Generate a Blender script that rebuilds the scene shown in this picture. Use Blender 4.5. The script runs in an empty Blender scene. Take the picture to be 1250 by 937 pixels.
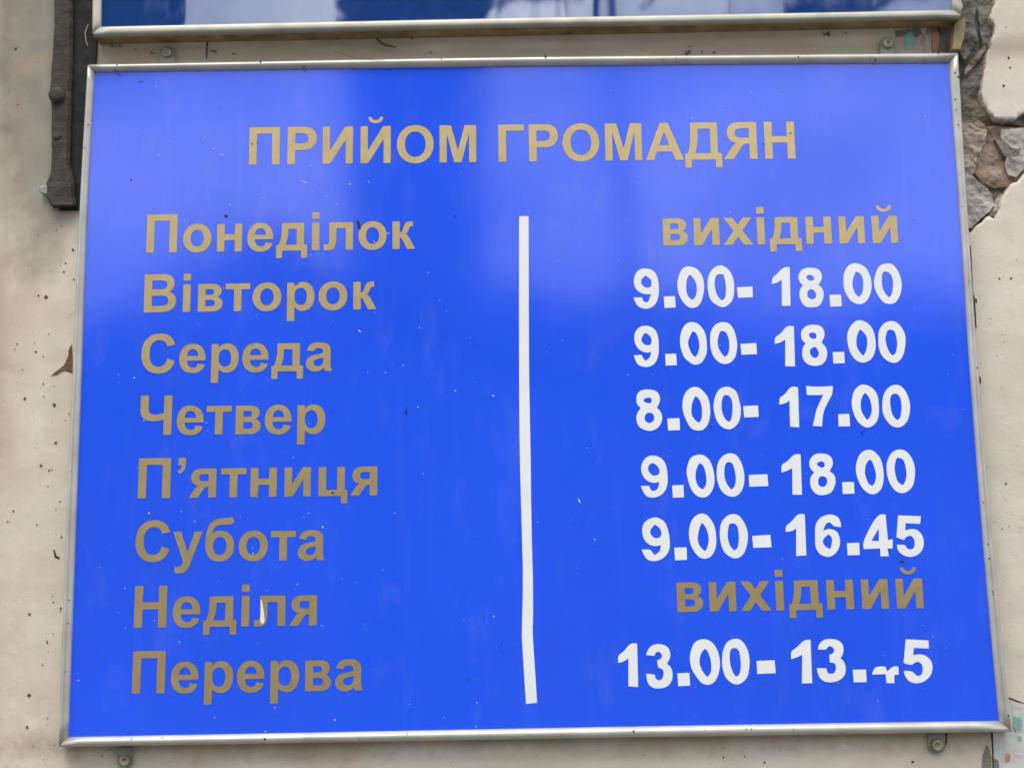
import bpy, bmesh, math, random
from mathutils import Vector, Matrix, noise
from mathutils.geometry import tessellate_polygon, delaunay_2d_cdt
random.seed(7)
S = bpy.context.scene
COL = S.collection

# ------------------------------------------------------------------ camera
SC = 0.8                                   # the opening-hours sign is 0.8 m wide
FPX = 50 / 36 * 1250
RX, RY, RZ = -0.1871, -0.0049, -0.0148
TX, TY, TZ = 0.0191 * SC, -0.0010 * SC, 1.5586 * SC
def rot3(rx, ry, rz):
    return Matrix.Rotation(rz, 3, 'Z') @ Matrix.Rotation(ry, 3, 'Y') @ Matrix.Rotation(rx, 3, 'X')
MR = rot3(RX, RY, RZ)                      # (X right, -Z up, Y into wall) -> camera (right, down, forward)
SW = Matrix(((1, 0, 0), (0, 0, -1), (0, 1, 0)))
MW = MR @ SW                               # world -> cv camera
CPOS = -(MW.transposed() @ Vector((TX, TY, TZ)))
cam_d = bpy.data.cameras.new('camera')
cam = bpy.data.objects.new('camera', cam_d)
COL.objects.link(cam)
cam_d.sensor_width = 36; cam_d.lens = 50; cam_d.clip_start = 0.02; cam_d.clip_end = 2000
rw = MW.transposed() @ Matrix(((1, 0, 0), (0, -1, 0), (0, 0, -1)))
cam.matrix_world = Matrix.Translation(CPOS) @ rw.to_4x4()
cam_d.dof.use_dof = True; cam_d.dof.focus_distance = TZ; cam_d.dof.aperture_fstop = 5.6
S.camera = cam

def at(px, py, y=0.0):
    """point of the plane y = const seen at a point of the photograph (1250 x 937)"""
    d = MW.transposed() @ Vector(((px - 625) / FPX, (py - 468.5) / FPX, 1))
    return CPOS + d * ((y - CPOS.y) / d.y)

# ------------------------------------------------------------------ light
SUN_EL, SUN_AZ = math.radians(62), math.radians(195)
w = bpy.data.worlds.new('World'); S.world = w; w.use_nodes = True
nt = w.node_tree; nt.nodes.clear()
def N(t, ty, **k):
    n = t.nodes.new(ty)
    for a, b in k.items():
        if a in n.inputs: n.inputs[a].default_value = b
        else: setattr(n, a, b)
    return n
sky = N(nt, 'ShaderNodeTexSky', sky_type='NISHITA', sun_disc=False, sun_elevation=SUN_EL, sun_rotation=SUN_AZ)
sky.dust_density = 3.0
mixc = N(nt, 'ShaderNodeMix', data_type='RGBA'); mixc.inputs[0].default_value = 0.8
mixc.inputs[7].default_value = (13.4, 13.5, 13.9, 1)       # cloud cover
bg = N(nt, 'ShaderNodeBackground', Strength=0.11); wo = N(nt, 'ShaderNodeOutputWorld')
tcw = N(nt, 'ShaderNodeTexCoord'); mpw = N(nt, 'ShaderNodeMapping'); mpw.inputs['Scale'].default_value = (1, 1, 1.6)
cln = N(nt, 'ShaderNodeTexNoise', Scale=6.5, Detail=6, Roughness=.55, Distortion=.3); clr = N(nt, 'ShaderNodeMapRange')
for k_, v_ in ((1, .36), (2, .62), (3, .15), (4, .98)): clr.inputs[k_].default_value = v_
nt.links.new(tcw.outputs['Generated'], mpw.inputs[0]); nt.links.new(mpw.outputs[0], cln.inputs['Vector'])
nt.links.new(cln.outputs['Fac'], clr.inputs[0]); nt.links.new(clr.outputs[0], mixc.inputs[0])
nt.links.new(sky.outputs[0], mixc.inputs[6]); nt.links.new(mixc.outputs[2], bg.inputs[0]); nt.links.new(bg.outputs[0], wo.inputs[0])
sd = bpy.data.lights.new('sun', 'SUN'); sd.energy = 1.5; sd.angle = math.radians(38); sd.color = (1, .95, .87)
so = bpy.data.objects.new('sun', sd); COL.objects.link(so)
dirv = Vector((math.sin(math.radians(-15)) * math.cos(SUN_EL), -math.cos(math.radians(-15)) * math.cos(SUN_EL), math.sin(SUN_EL)))
so.rotation_euler = dirv.to_track_quat('Z', 'Y').to_euler()
vs = S.view_settings; vs.view_transform = 'Standard'; vs.look = 'None'; vs.exposure = 0.4; vs.gamma = 1

# ------------------------------------------------------------------ materials
def mat(name):
    m = bpy.data.materials.new(name); m.use_nodes = True
    t = m.node_tree; b = t.nodes['Principled BSDF']
    return m, t, b
def L(t, a, b): t.links.new(a, b)
def ramp(t, fac, stops):
    r = t.nodes.new('ShaderNodeValToRGB'); e = r.color_ramp.elements
    while len(e) > 1: e.remove(e[-1])
    e[0].position = stops[0][0]; e[0].color = stops[0][1]
    for p, c in stops[1:]:
        q = e.new(p); q.color = c
    L(t, fac, r.inputs[0]); return r.outputs[0]
def g(v): return (v, v, v, 1)
def coords(t, sc=(1, 1, 1)):
    tc = N(t, 'ShaderNodeNewGeometry'); mp = N(t, 'ShaderNodeMapping'); mp.inputs['Scale'].default_value = sc
    L(t, tc.outputs['Position'], mp.inputs[0]); return mp.outputs[0]
def noi(t, vec, scale, detail=4, rough=.55, dist=0):
    n = N(t, 'ShaderNodeTexNoise', Scale=scale, Detail=detail, Roughness=rough, Distortion=dist)
    L(t, vec, n.inputs['Vector']); return n.outputs['Fac']
def mix(t, fac, a, b, mode='MIX'):
    n = N(t, 'ShaderNodeMix', data_type='RGBA'); n.blend_type = mode
    for s, v in ((0, fac), (6, a), (7, b)):
        if isinstance(v, (int, float, tuple)): n.inputs[s].default_value = v
        else: L(t, v, n.inputs[s])
    return n.outputs[2]
def math_(t, op, a, b=0.0, c=0.0):
    n = N(t, 'ShaderNodeMath', operation=op)
    for i, v in enumerate((a, b, c)):
        if isinstance(v, (int, float)): n.inputs[i].default_value = v
        else: L(t, v, n.inputs[i])
    return n.outputs[0]
def bump(t, b, h, strength, dist):
    n = N(t, 'ShaderNodeBump', Strength=strength, Distance=dist); L(t, h, n.inputs['Height']); L(t, n.outputs[0], b.inputs['Normal'])

def plain(name, col, rough=.6, metal=0., var=.12, scale=40, bstr=0, bscale=300):
    m, t, b = mat(name); v = coords(t)
    n = noi(t, v, scale, 5)
    lo = tuple(c * (1 - var) for c in col) + (1,); hi = tuple(min(1, c * (1 + var)) for c in col) + (1,)
    L(t, ramp(t, n, [(.3, lo), (.7, hi)]), b.inputs['Base Color'])
    b.inputs['Roughness'].default_value = rough; b.inputs['Metallic'].default_value = metal
    if bstr: bump(t, b, noi(t, v, bscale, 4), bstr, .002)
    return m

def plaster_mat():
    m, t, b = mat('painted_plaster'); v = coords(t)
    col = ramp(t, noi(t, v, 7, 5), [(.3, (.55, .49, .40, 1)), (.5, (.65, .60, .51, 1)), (.72, (.69, .65, .57, 1))])
    # warm pinkish wash and brown weathering, strongest beside the left edge of the sign
    sep = N(t, 'ShaderNodeSeparateXYZ'); tc = N(t, 'ShaderNodeNewGeometry'); L(t, tc.outputs['Position'], sep.inputs[0])
    x, z = sep.outputs[0], sep.outputs[2]
    left = math_(t, 'SMOOTHSTEP' if False else 'MULTIPLY', math_(t, 'SUBTRACT', -.36, x), 12.0)
    leftc = N(t, 'ShaderNodeClamp'); L(t, left, leftc.inputs[0])
    warm = ramp(t, noi(t, v, 16, 5, .6, .6), [(.35, g(0)), (.65, g(1))])
    wf = math_(t, 'MULTIPLY', warm, leftc.outputs[0])
    col = mix(t, math_(t, 'MULTIPLY', wf, .6), col, (.52, .42, .31, 1))
    # shading and grime painted round the upper-left iron bar, with a ragged outline
    dx = math_(t, 'MULTIPLY', math_(t, 'ADD', x, .442), 17.0)
    dz = math_(t, 'MULTIPLY', math_(t, 'SUBTRACT', z, .38), 3.4)
    r2 = math_(t, 'ADD', math_(t, 'MULTIPLY', dx, dx), math_(t, 'MULTIPLY', dz, dz))
    ns = noi(t, v, 25, 5, .6)
    r2 = math_(t, 'ADD', r2, math_(t, 'MULTIPLY', math_(t, 'SUBTRACT', ns, .5), 1.0))
    st = ramp(t, r2, [(.0, g(1)), (.55, g(.8)), (1.0, g(0))])
    col = mix(t, math_(t, 'MULTIPLY', st, .9), col, (.20, .19, .16, 1))
    # brown run-off grime plus the upper sign's shade, painted between the two signs
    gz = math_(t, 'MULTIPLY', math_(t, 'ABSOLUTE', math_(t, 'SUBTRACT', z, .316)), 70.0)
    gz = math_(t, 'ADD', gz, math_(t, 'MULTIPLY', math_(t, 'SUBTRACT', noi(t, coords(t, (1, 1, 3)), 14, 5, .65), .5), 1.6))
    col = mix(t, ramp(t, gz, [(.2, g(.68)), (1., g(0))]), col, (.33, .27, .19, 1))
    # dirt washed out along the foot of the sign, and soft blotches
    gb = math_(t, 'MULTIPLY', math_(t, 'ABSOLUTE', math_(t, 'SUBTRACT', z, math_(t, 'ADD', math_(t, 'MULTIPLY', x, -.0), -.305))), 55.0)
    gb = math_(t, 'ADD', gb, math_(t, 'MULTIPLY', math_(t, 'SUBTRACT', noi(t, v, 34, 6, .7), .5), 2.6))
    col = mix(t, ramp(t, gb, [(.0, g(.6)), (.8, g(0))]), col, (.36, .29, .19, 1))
    col = mix(t, ramp(t, noi(t, v, 38, 7, .7), [(.5, g(0)), (.75, g(.3))]), col, (.46, .42, .35, 1))
    # fine specks
    sp = ramp(t, noi(t, v, 260, 2, .5), [(.74, g(0)), (.78, g(1))])
    col = mix(t, math_(t, 'MULTIPLY', sp, .5), col, (.25, .20, .14, 1))
    sp2 = ramp(t, noi(t, v, 90, 6, .7), [(.62, g(0)), (.72, g(1))])
    col = mix(t, math_(t, 'MULTIPLY', sp2, .35), col, (.42, .35, .25, 1))
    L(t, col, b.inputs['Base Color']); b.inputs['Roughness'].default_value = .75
    bump(t, b, math_(t, 'ADD', noi(t, v, 60, 6, .6), math_(t, 'MULTIPLY', noi(t, v, 420, 3), .35)), .35, .0016)
    return m
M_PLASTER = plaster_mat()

def mortar_mat():
    m, t, b = mat('grey_mortar'); v = coords(t)
    col = ramp(t, noi(t, v, 60, 6, .65), [(.3, (.13, .128, .115, 1)), (.5, (.20, .195, .175, 1)), (.75, (.27, .262, .235, 1))])
    col = mix(t, ramp(t, noi(t, v, 30, 4), [(.55, g(0)), (.7, g(.5))]), col, (.26, .19, .09, 1))
    L(t, col, b.inputs['Base Color']); b.inputs['Roughness'].default_value = .95
    bump(t, b, noi(t, v, 260, 7, .7), .9, .003)
    return m
M_MORTAR = mortar_mat()
def brick_mat(name, a, c, w_):
    m, t, b = mat(name); v = coords(t)
    col = ramp(t, noi(t, v, 70, 6, .65), [(.3, a), (.6, c)])
    col = mix(t, ramp(t, noi(t, v, 45, 5, .7), [(.48, g(0)), (.56, g(w_))]), col, (.50, .47, .43, 1))
    L(t, col, b.inputs['Base Color']); b.inputs['Roughness'].default_value = .92
    bump(t, b, noi(t, v, 220, 7, .7), .9, .003)
    return m
M_BRICK = brick_mat('red_brick', (.17, .125, .085, 1), (.32, .20, .14, 1), .35)
M_CHUNK = brick_mat('plastered_chunk', (.34, .245, .19, 1), (.46, .41, .36, 1), .7)

M_PALECH = brick_mat('grey_white_render', (.35, .31, .265, 1), (.50, .47, .43, 1), .6)
M_GREYB = brick_mat('grey_cement_smear', (.17, .155, .135, 1), (.24, .22, .19, 1), .0)

def blue_mat(name, col, rough, spec_ior, metal=0.):
    m, t, b = mat(name); v = coords(t)
    a = tuple(x * .93 for x in col) + (1,); c = tuple(min(1, x * 1.04) for x in col) + (1,)
    cc = ramp(t, noi(t, v, 5, 3), [(.3, a), (.7, c)])
    # thin dust that dulls the film
    du = ramp(t, noi(t, coords(t, (1, 1, .5)), 30, 7, .7), [(.55, g(0)), (.85, g(.12))])
    cc = mix(t, du, cc, (.42, .47, .56, 1))
    # run marks
    stv = ramp(t, noi(t, coords(t, (1, 1, .06)), 70, 5, .6), [(.56, g(0)), (.8, g(.03))])
    cc = mix(t, stv, cc, (.40, .46, .58, 1))
    sm = ramp(t, noi(t, v, 75, 4, .6), [(.68, g(0)), (.8, g(.25))])
    cc = mix(t, sm, cc, (.01, .02, .12, 1))
    L(t, cc, b.inputs['Base Color'])
    r = ramp(t, noi(t, v, 9, 5, .6), [(.3, g(rough * .8)), (.7, g(rough * 1.25))])
    L(t, r, b.inputs['Roughness']); b.inputs['IOR'].default_value = spec_ior; b.inputs['Metallic'].default_value = metal
    return m, t, b
M_BLUE, _, _ = blue_mat('blue_film', (.020, .104, .92), .092, 1.72)
M_NAVY, _t, _b = blue_mat('navy_gloss', (.010, .055, .25), .02, 1.5)
_b.inputs['IOR'].default_value = 3.1
# faint ripples of the upper sign's sheet
bump(_t, _b, noi(_t, coords(_t, (1, 1, .35)), 9, 2), .35, .004)

def gold_mat():
    m, t, b = mat('gold_film'); v = coords(t)
    c = ramp(t, noi(t, v, 90, 5, .7), [(.3, (.55, .425, .205, 1)), (.6, (.62, .485, .245, 1)), (.8, (.68, .54, .31, 1))])
    L(t, c, b.inputs['Base Color']); b.inputs['Metallic'].default_value = .66; b.inputs['Roughness'].default_value = .32
    bump(t, b, noi(t, v, 900, 2), .12, .0005)
    return m
M_GOLD = gold_mat()
M_WHITE = plain('white_film', (.80, .83, .85), .45, 0, .03, 25)
M_ALU = plain('anodised_aluminium', (.47, .46, .42), .38, .42, .16, 30, .05, 500)
M_ALU2 = plain('old_frame_paint', (.46, .45, .38), .45, .3, .16, 40, .1, 300)
M_WOOD = plain('brown_backing', (.27, .20, .10), .8, 0, .5, 60, .4, 200)
M_IRON = plain('weathered_iron', (.042, .036, .029), .8, .0, .45, 60, .7, 260)
M_DARK = plain('black_rust', (.018, .019, .019), .9, 0, .5, 90, .5, 260)
M_STEEL = plain('screw_steel', (.40, .37, .25), .5, .6, .3, 120, .2, 400)
M_TAB = plain('tab_zinc', (.30, .29, .265), .6, .35, .25, 90, .3, 400)
M_BLACK = plain('dark_speck', (.03, .026, .02), .9)
M_BROWN = plain('brown_bare_patch', (.14, .09, .055), .9, 0, .4, 120, .5, 300)
M_TEAL = plain('teal_paint', (.22, .42, .38), .7, 0, .25, 120, .3, 300)
M_ORANGE = plain('orange_paint', (.48, .25, .15), .7, 0, .3, 120, .3, 300)
M_GREY = plain('grey_cement_patch', (.20, .195, .18), .9, 0, .2, 120, .5, 300)
M_PALE = plain('pale_underpaint', (.55, .56, .54), .85, 0, .12, 60, .5, 200)
M_CHIP = plain('bare_white_chip', (.8, .8, .78), .6)
M_TWIG = plain('twig_brown', (.09, .07, .045), .9)

# ------------------------------------------------------------------ mesh helpers
def link(name, me, m=None, parent=None):
    o = bpy.data.objects.new(name, me); COL.objects.link(o)
    if m is not None and me is not None and not me.materials: me.materials.append(m)
    if parent is not None: o.parent = parent
    return o
def from_py(name, vs_, fs, smooth=False):
    me = bpy.data.meshes.new(name); me.from_pydata([tuple(v) for v in vs_], [], fs)
    bm = bmesh.new(); bm.from_mesh(me); bmesh.ops.recalc_face_normals(bm, faces=bm.faces); bm.to_mesh(me); bm.free()
    if smooth: me.shade_smooth()
    return me
def thing(name, label, cat, loc=(0, 0, 0), group=None, kind=None):
    o = bpy.data.objects.new(name, None); COL.objects.link(o); o.location = loc; o.empty_display_size = .05
    o['label'] = label
    if cat: o['category'] = cat
    if group: o['group'] = group
    if kind: o['kind'] = kind
    return o
def under(o, parent):
    """keep world coordinates in the mesh while the parent sits at its own base"""
    o.parent = parent; o.matrix_parent_inverse = Matrix.Translation(-parent.matrix_basis.translation); return o

def plate(name, rings, y, th):
    """solid sheet: rings of (x, z) at front y, th deep (towards the wall)"""
    polys = [[Vector((x, z, 0)) for x, z in r] for r in rings]
    tris = tessellate_polygon(polys)
    flat = [p for r in polys for p in r]; n = len(flat)
    vs_ = [(p.x, y, p.y) for p in flat] + [(p.x, y + th, p.y) for p in flat]
    fs = [tuple(t) for t in tris] + [tuple(reversed([i + n for i in t])) for t in tris]
    k = 0
    for r in polys:
        m_ = len(r)
        for i in range(m_):
            a, b = k + i, k + (i + 1) % m_
            fs.append((a, b, b + n, a + n))
        k += m_
    return from_py(name, vs_, fs)

def ragged(pts, amp, step, seed=0, closed=True):
    """resample a polygon and shake its outline so an edge looks broken"""
    out = []; n = len(pts)
    for i in range(n if closed else n - 1):
        a = Vector(pts[i]); b = Vector(pts[(i + 1) % n]); d = b - a; l = d.length
        k = max(1, int(l / step)); nn = Vector((-d.y, d.x)).normalized() if l > 0 else Vector((0, 0))
        for j in range(k):
            p = a + d * (j / k)
            s = noise.noise(Vector((p.x / step * .35 + seed, p.y / step * .35, seed * 1.7))) + .5 * noise.noise(Vector((p.x / step * .9, p.y / step * .9 + seed, 3.1)))
            out.append(tuple(p + nn * amp * s))
    return out
def pxz(pts, y):
    r = []
    for px, py in pts:
        p = at(px, py, y); r.append((p.x, p.z))
    return r

# ------------------------------------------------------------------ the wall
YW = .018
def inside(p, poly):
    c = False; n = len(poly)
    for i in range(n):
        (x1, y1), (x2, y2) = poly[i], poly[i - 1]
        if (y1 > p[1]) != (y2 > p[1]) and p[0] < (x2 - x1) * (p[1] - y1) / (y2 - y1) + x1: c = not c
    return c
wall = thing('wall', 'old cream plastered wall, broken open to brick and mortar at the upper right', None, (0, YW, 0), kind='structure')

hole_px = [(1176, -60), (1172, -10), (1174, 10), (1150, 22), (1132, 34), (1127, 44), (1131, 58), (1126, 72), (1165, 76), (1172, 120), (1172, 200), (1174, 270),
           (1184, 285), (1190, 278), (1197, 272), (1207, 264), (1214, 268), (1218, 262), (1221, 248), (1224, 240), (1232, 226), (1243, 221), (1252, 210), (1275, 205),
           (1300, 190), (1300, 135), (1262, 130), (1250, 137), (1240, 144), (1228, 147), (1215, 144), (1207, 137), (1200, 124), (1199, 106), (1201, 92), (1204, 80),
           (1205, 66), (1209, 55), (1213, 42), (1214, 30), (1208, 21), (1210, 12), (1215, 2), (1214, -12), (1218, -60)]
HOLE = ragged(pxz(hole_px, YW), .0016, .0022, 2)
CR = [(p_.z, p_.x) for p_ in (at(*q_, YW) for q_ in ((60, -200), (58, 0), (55, 300), (50, 450), (45, 600), (40, 760), (34, 990)))]
def crease_x(z):
    # left return of the wall: bends away behind this line
    for (za, xa), (zb, xb) in zip(CR, CR[1:]):
        if z >= zb: return xa + (xb - xa) * (za - z) / (za - zb)
    return CR[-1][1]
def wall_y(x, z):
    y = YW + .0012 * noise.noise(Vector((x * 9, z * 9, 0))) + .0005 * noise.noise(Vector((x * 40, z * 40, 5)))
    cx = crease_x(z)
    if x < cx: y += min(.020, (cx - x) * .42)
    xl = cx - .037
    if x < xl: y -= min(.018, (xl - x) * 1.4)
    return y
X0, X1, Z0, Z1 = -.56, .56, -.42, .44
pts = []; 
def add_grid(x0, x1, z0, z1, s):
    nx = int((x1 - x0) / s); nz = int((z1 - z0) / s)
    for i in range(nx + 1):
        for j in range(nz + 1):
            pts.append((x0 + i * s + random.uniform(-.2, .2) * s, z0 + j * s + random.uniform(-.2, .2) * s))
add_grid(X0 + .004, -.375, Z0 + .004, Z1 - .004, .0042)
add_grid(-.37, .37, Z0 + .004, -.29, .0042)
add_grid(-.37, .37, .27, .35, .0042)
add_grid(.375, X1 - .004, Z0 + .004, Z1 - .004, .0042)
add_grid(-.36, .36, -.28, .26, .04)
hb = len(HOLE)
def near_hole(p):
    return any(abs(p[0] - q[0]) < .0012 and abs(p[1] - q[1]) < .0012 for q in HOLE)
pts = [p for p in pts if not (p[0] > .36 and p[1] > .12 and near_hole(p))]
allp = [Vector(p) for p in HOLE] + [Vector((X0, Z0)), Vector((X1, Z0)), Vector((X1, Z1)), Vector((X0, Z1))] + [Vector(p) for p in pts]
edges = [(i, (i + 1) % hb) for i in range(hb)] + [(hb + i, hb + (i + 1) % 4) for i in range(4)]
V2, E2, F2, *_ = delaunay_2d_cdt(allp, edges, [], 0, 1e-5)
vs_ = [(v.x, wall_y(v.x, v.y), v.y) for v in V2]
fs = [tuple(f) for f in F2 if not inside(((V2[f[0]].x + V2[f[1]].x + V2[f[2]].x) / 3, (V2[f[0]].y + V2[f[1]].y + V2[f[2]].y) / 3), HOLE)]
bm = bmesh.new(); bv = [bm.verts.new(v) for v in vs_]
for f in fs:
    try: bm.faces.new([bv[i] for i in f])
    except ValueError: pass
for v in list(bm.verts):
    if not v.link_faces: bm.verts.remove(v)
be = [e for e in bm.edges if e.is_boundary]
r = bmesh.ops.extrude_edge_only(bm, edges=be)
for v in [e for e in r['geom'] if isinstance(e, bmesh.types.BMVert)]:
    jx = random.uniform(-.0012, .0012); v.co.y += .016 + random.uniform(-.002, .002)
    if X0 + .01 < v.co.x < X1 - .01 and v.co.z < Z1 - .01: v.co.x += jx
bmesh.ops.recalc_face_normals(bm, faces=bm.faces)
me = bpy.data.meshes.new('plaster'); bm.to_mesh(me); bm.free(); me.shade_smooth()
for p in me.polygons:
    if abs(p.normal.y) < .6: p.use_smooth = False
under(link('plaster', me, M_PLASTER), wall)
# rough surface behind the broken plaster
def relief(name, outline, m, y, amp, step, scale, parent, bulge=0., seed=0., depth=.02):
    poly = ragged(outline, step * .35, step, seed)
    xs = [p[0] for p in poly]; zs = [p[1] for p in poly]
    q = []; x = min(xs) + step / 2
    while x < max(xs):
        z = min(zs) + step / 2
        while z < max(zs):
            p = (x + random.uniform(-.25, .25) * step, z + random.uniform(-.25, .25) * step)
            if inside(p, poly): q.append(p)
            z += step
        x += step
    n = len(poly)
    V, E_, F, *_r = delaunay_2d_cdt([Vector(p) for p in poly] + [Vector(p) for p in q], [(i, (i + 1) % n) for i in range(n)], [], 0, 1e-6)
    cx = sum(xs) / n; cz = sum(zs) / n; rr = max(max(xs) - min(xs), max(zs) - min(zs)) / 2
    bm = bmesh.new(); vv = []
    for v in V:
        h = noise.fractal(Vector((v.x * scale, v.y * scale, seed)), 1.0, 2.1, 5) * amp
        d = ((v.x - cx) ** 2 + (v.y - cz) ** 2) ** .5 / rr
        vv.append(bm.verts.new((v.x, y - h - bulge * max(0, 1 - d * d), v.y)))
    for f in F:
        c = (sum(V[i].x for i in f) / 3, sum(V[i].y for i in f) / 3)
        if inside(c, poly):
            try: bm.faces.new([vv[i] for i in f])
            except ValueError: pass
    for v in list(bm.verts):
        if not v.link_faces: bm.verts.remove(v)
    be = [e for e in bm.edges if e.is_boundary]
    r = bmesh.ops.extrude_edge_only(bm, edges=be)
    for v in [e for e in r['geom'] if isinstance(e, bmesh.types.BMVert)]: v.co.y += depth
    bmesh.ops.recalc_face_normals(bm, faces=bm.faces)
    me = bpy.data.meshes.new(name); bm.to_mesh(me); bm.free()
    o = link(name, me, m); under(o, parent); return o
rel = lambda name, px, m, y, amp, step, scale, bulge=0., seed=0.: relief(name, pxz(px, y), m, y, amp, step, scale, wall, bulge, seed)
rel('mortar', [(1095, -70), (1330, -70), (1330, 320), (1095, 320)], M_MORTAR, YW + .0135, .004, .0026, 55, 0, 1.)
rel('mortar', [(1170, -60), (1184, -60), (1186, -20), (1190, 10), (1190, 34), (1193, 52), (1184, 66), (1176, 76), (1172, 60), (1174, 30)], M_MORTAR, YW + .0085, .005, .0016, 70, .0, 4.)
rel('mortar', [(1193, -60), (1215, -60), (1215, 0), (1208, 14), (1206, 25), (1212, 40), (1206, 62), (1202, 80), (1199, 96), (1199, 108), (1199, 124), (1205, 136), (1214, 143), (1228, 148), (1246, 145), (1300, 134), (1300, 150), (1250, 153), (1225, 152), (1206, 153), (1184, 150), (1172, 152), (1170, 110), (1178, 92), (1192, 74), (1200, 60), (1196, 36), (1193, 0)], M_MORTAR, YW + .0085, .006, .0015, 48, .0005, 7.)
rel('mortar_ridge', [(1178, 84), (1186, 74), (1196, 62), (1203, 54), (1204, 60), (1196, 72), (1186, 84), (1178, 92)], M_BRICK, YW + .0055, .003, .0012, 90, .0005, 8.)
rel('brick', [(1197, 156), (1212, 155), (1240, 156), (1310, 157), (1310, 186), (1256, 204), (1243, 218), (1236, 226), (1225, 228), (1212, 229), (1199, 223), (1190, 213), (1184, 204), (1188, 180)], M_BRICK, YW + .0075, .0035, .0014, 60, .0005, 15.)
rel('plaster_chunk', [(1172, 152), (1184, 151), (1194, 147), (1202, 153), (1205, 160), (1202, 168), (1203, 174), (1198, 181), (1197, 190), (1192, 196), (1191, 206), (1186, 215), (1172, 206)], M_CHUNK, YW + .0045, .0045, .0013, 80, .001, 12.)
rel('plaster_residue', [(1222, 157), (1250, 157), (1310, 158), (1310, 186), (1251, 205), (1241, 216), (1231, 213), (1227, 202), (1229, 188), (1225, 176), (1222, 168)], M_PALECH, YW + .0042, .0022, .0013, 75, .0005, 18.)
rel('cement_smear', [(1215, 170), (1226, 172), (1234, 180), (1241, 182), (1246, 180), (1243, 190), (1234, 195), (1226, 190), (1220, 180)], M_GREYB, YW + .0026, .0016, .0012, 75, .0005, 19.)
rel('plaster_chunk', [(1172, 208), (1184, 214), (1193, 222), (1205, 229), (1212, 239), (1214, 250), (1208, 258), (1196, 268), (1187, 278), (1174, 275)], M_PALECH, YW + .0035, .0045, .0013, 60, .001, 21.)
rel('plaster_chunk', [(1216, 242), (1224, 235), (1226, 240), (1221, 250), (1217, 263), (1205, 264), (1211, 256)], M_CHUNK, YW + .005, .004, .0012, 70, .001, 24.)
# bits between the two signs on the right
rel('plaster_chunk', [(1126, 34), (1137, 34), (1138, 72), (1128, 72)], M_PALE, YW + .004, .002, .0016, 90, .001, 27.)
rel('plaster_chunk', [(1138, 30), (1143, 30), (1147, 50), (1143, 72), (1139, 72)], M_ORANGE, YW + .002, .002, .0016, 90, .001, 29.)
rel('mortar', [(1147, 30), (1160, 30), (1158, 72), (1145, 72)], M_MORTAR, YW + .002, .002, .0016, 90, .001, 31.)
# wall beyond the near sheet
big = []
def quad(x0, x1, z0, z1, y): return [(x0, y, z0), (x1, y, z0), (x1, y, z1), (x0, y, z1)]
vv = []; ff = []
for q in (quad(-6, X0, -1.9, 3, YW + .003), quad(X1, 6, -1.9, 3, YW + .003), quad(X0, X1, Z1, 3, YW + .003), quad(X0, X1, -1.9, Z0, YW + .003), quad(-.7, .7, -.6, .6, YW + .05)):
    k = len(vv); vv += q; ff.append((k, k + 1, k + 2, k + 3))
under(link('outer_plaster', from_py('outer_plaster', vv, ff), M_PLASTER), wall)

# stains, flakes and cracks that have an outline of their own
def flakes(name, lst, m, yoff, th, seed=0, kind=None, amp=.0005):
    vs2 = []; fs2 = []
    for i, px in enumerate(lst):
        rr = pxz(px, YW)
        pl = ragged(rr, amp, .0012, seed + i)
        yy = min(wall_y(x, z) for x, z in pl) - yoff
        tmp = plate('tmp', [pl], 0, th)
        k = len(vs2)
        vs2 += [(v.co.x, (wall_y(v.co.x, v.co.z) - yoff + (th if v.co.y > th / 2 else 0)), v.co.z) for v in tmp.vertices]
        fs2 += [tuple(k + j for j in p.vertices) for p in tmp.polygons]
        bpy.data.meshes.remove(tmp)
    o = link(name, from_py(name, vs2, fs2), m); under(o, wall)
    if kind: o['kind'] = kind
    return o
flakes('bare_patch', [[(88, 420), (89, 455), (78, 452), (70, 457), (62, 459), (70, 452), (78, 446), (83, 436), (85, 424)]], M_BROWN, .0006, .0005, 3)
flakes('cement_patch', [[(1204, 908), (1208, 914), (1210, 925), (1209, 945), (1198, 945), (1199, 922)]], M_GREY, .0006, .0006, 5)
flakes('cement_patch', [[(1213, 924), (1218, 928), (1222, 945), (1213, 945)]], M_GREY, .0006, .0006, 6)
flakes('underpaint', [[(1232, 851), (1241, 855), (1250, 858), (1300, 872), (1300, 980), (1213, 980), (1212, 894), (1240, 893)]], M_PALE, .0004, .0006, 8)
flakes('paint_remnant', [[(1237, 874), (1246, 874), (1248, 880), (1246, 891), (1237, 890)]], M_TEAL, .0008, .0005, 11)
flakes('paint_remnant', [[(1229, 918), (1233, 920), (1233, 928), (1227, 930), (1226, 923)]], M_ORANGE, .0008, .0005, 13)
flakes('paint_remnant', [[(1242, 897), (1247, 898), (1246, 903), (1242, 903)]], M_TEAL, .0008, .0005, 14)
flakes('paint_remnant', [[(1106, 42), (1113, 40), (1118, 48), (1116, 58), (1108, 62), (1103, 54)]], M_TEAL, .0006, .0006, 15)
flakes('cement_patch', [[(1092, 38), (1122, 34), (1126, 42), (1118, 46), (1112, 38), (1104, 44), (1094, 46)]], M_GREY, .0005, .0006, 16)
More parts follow.
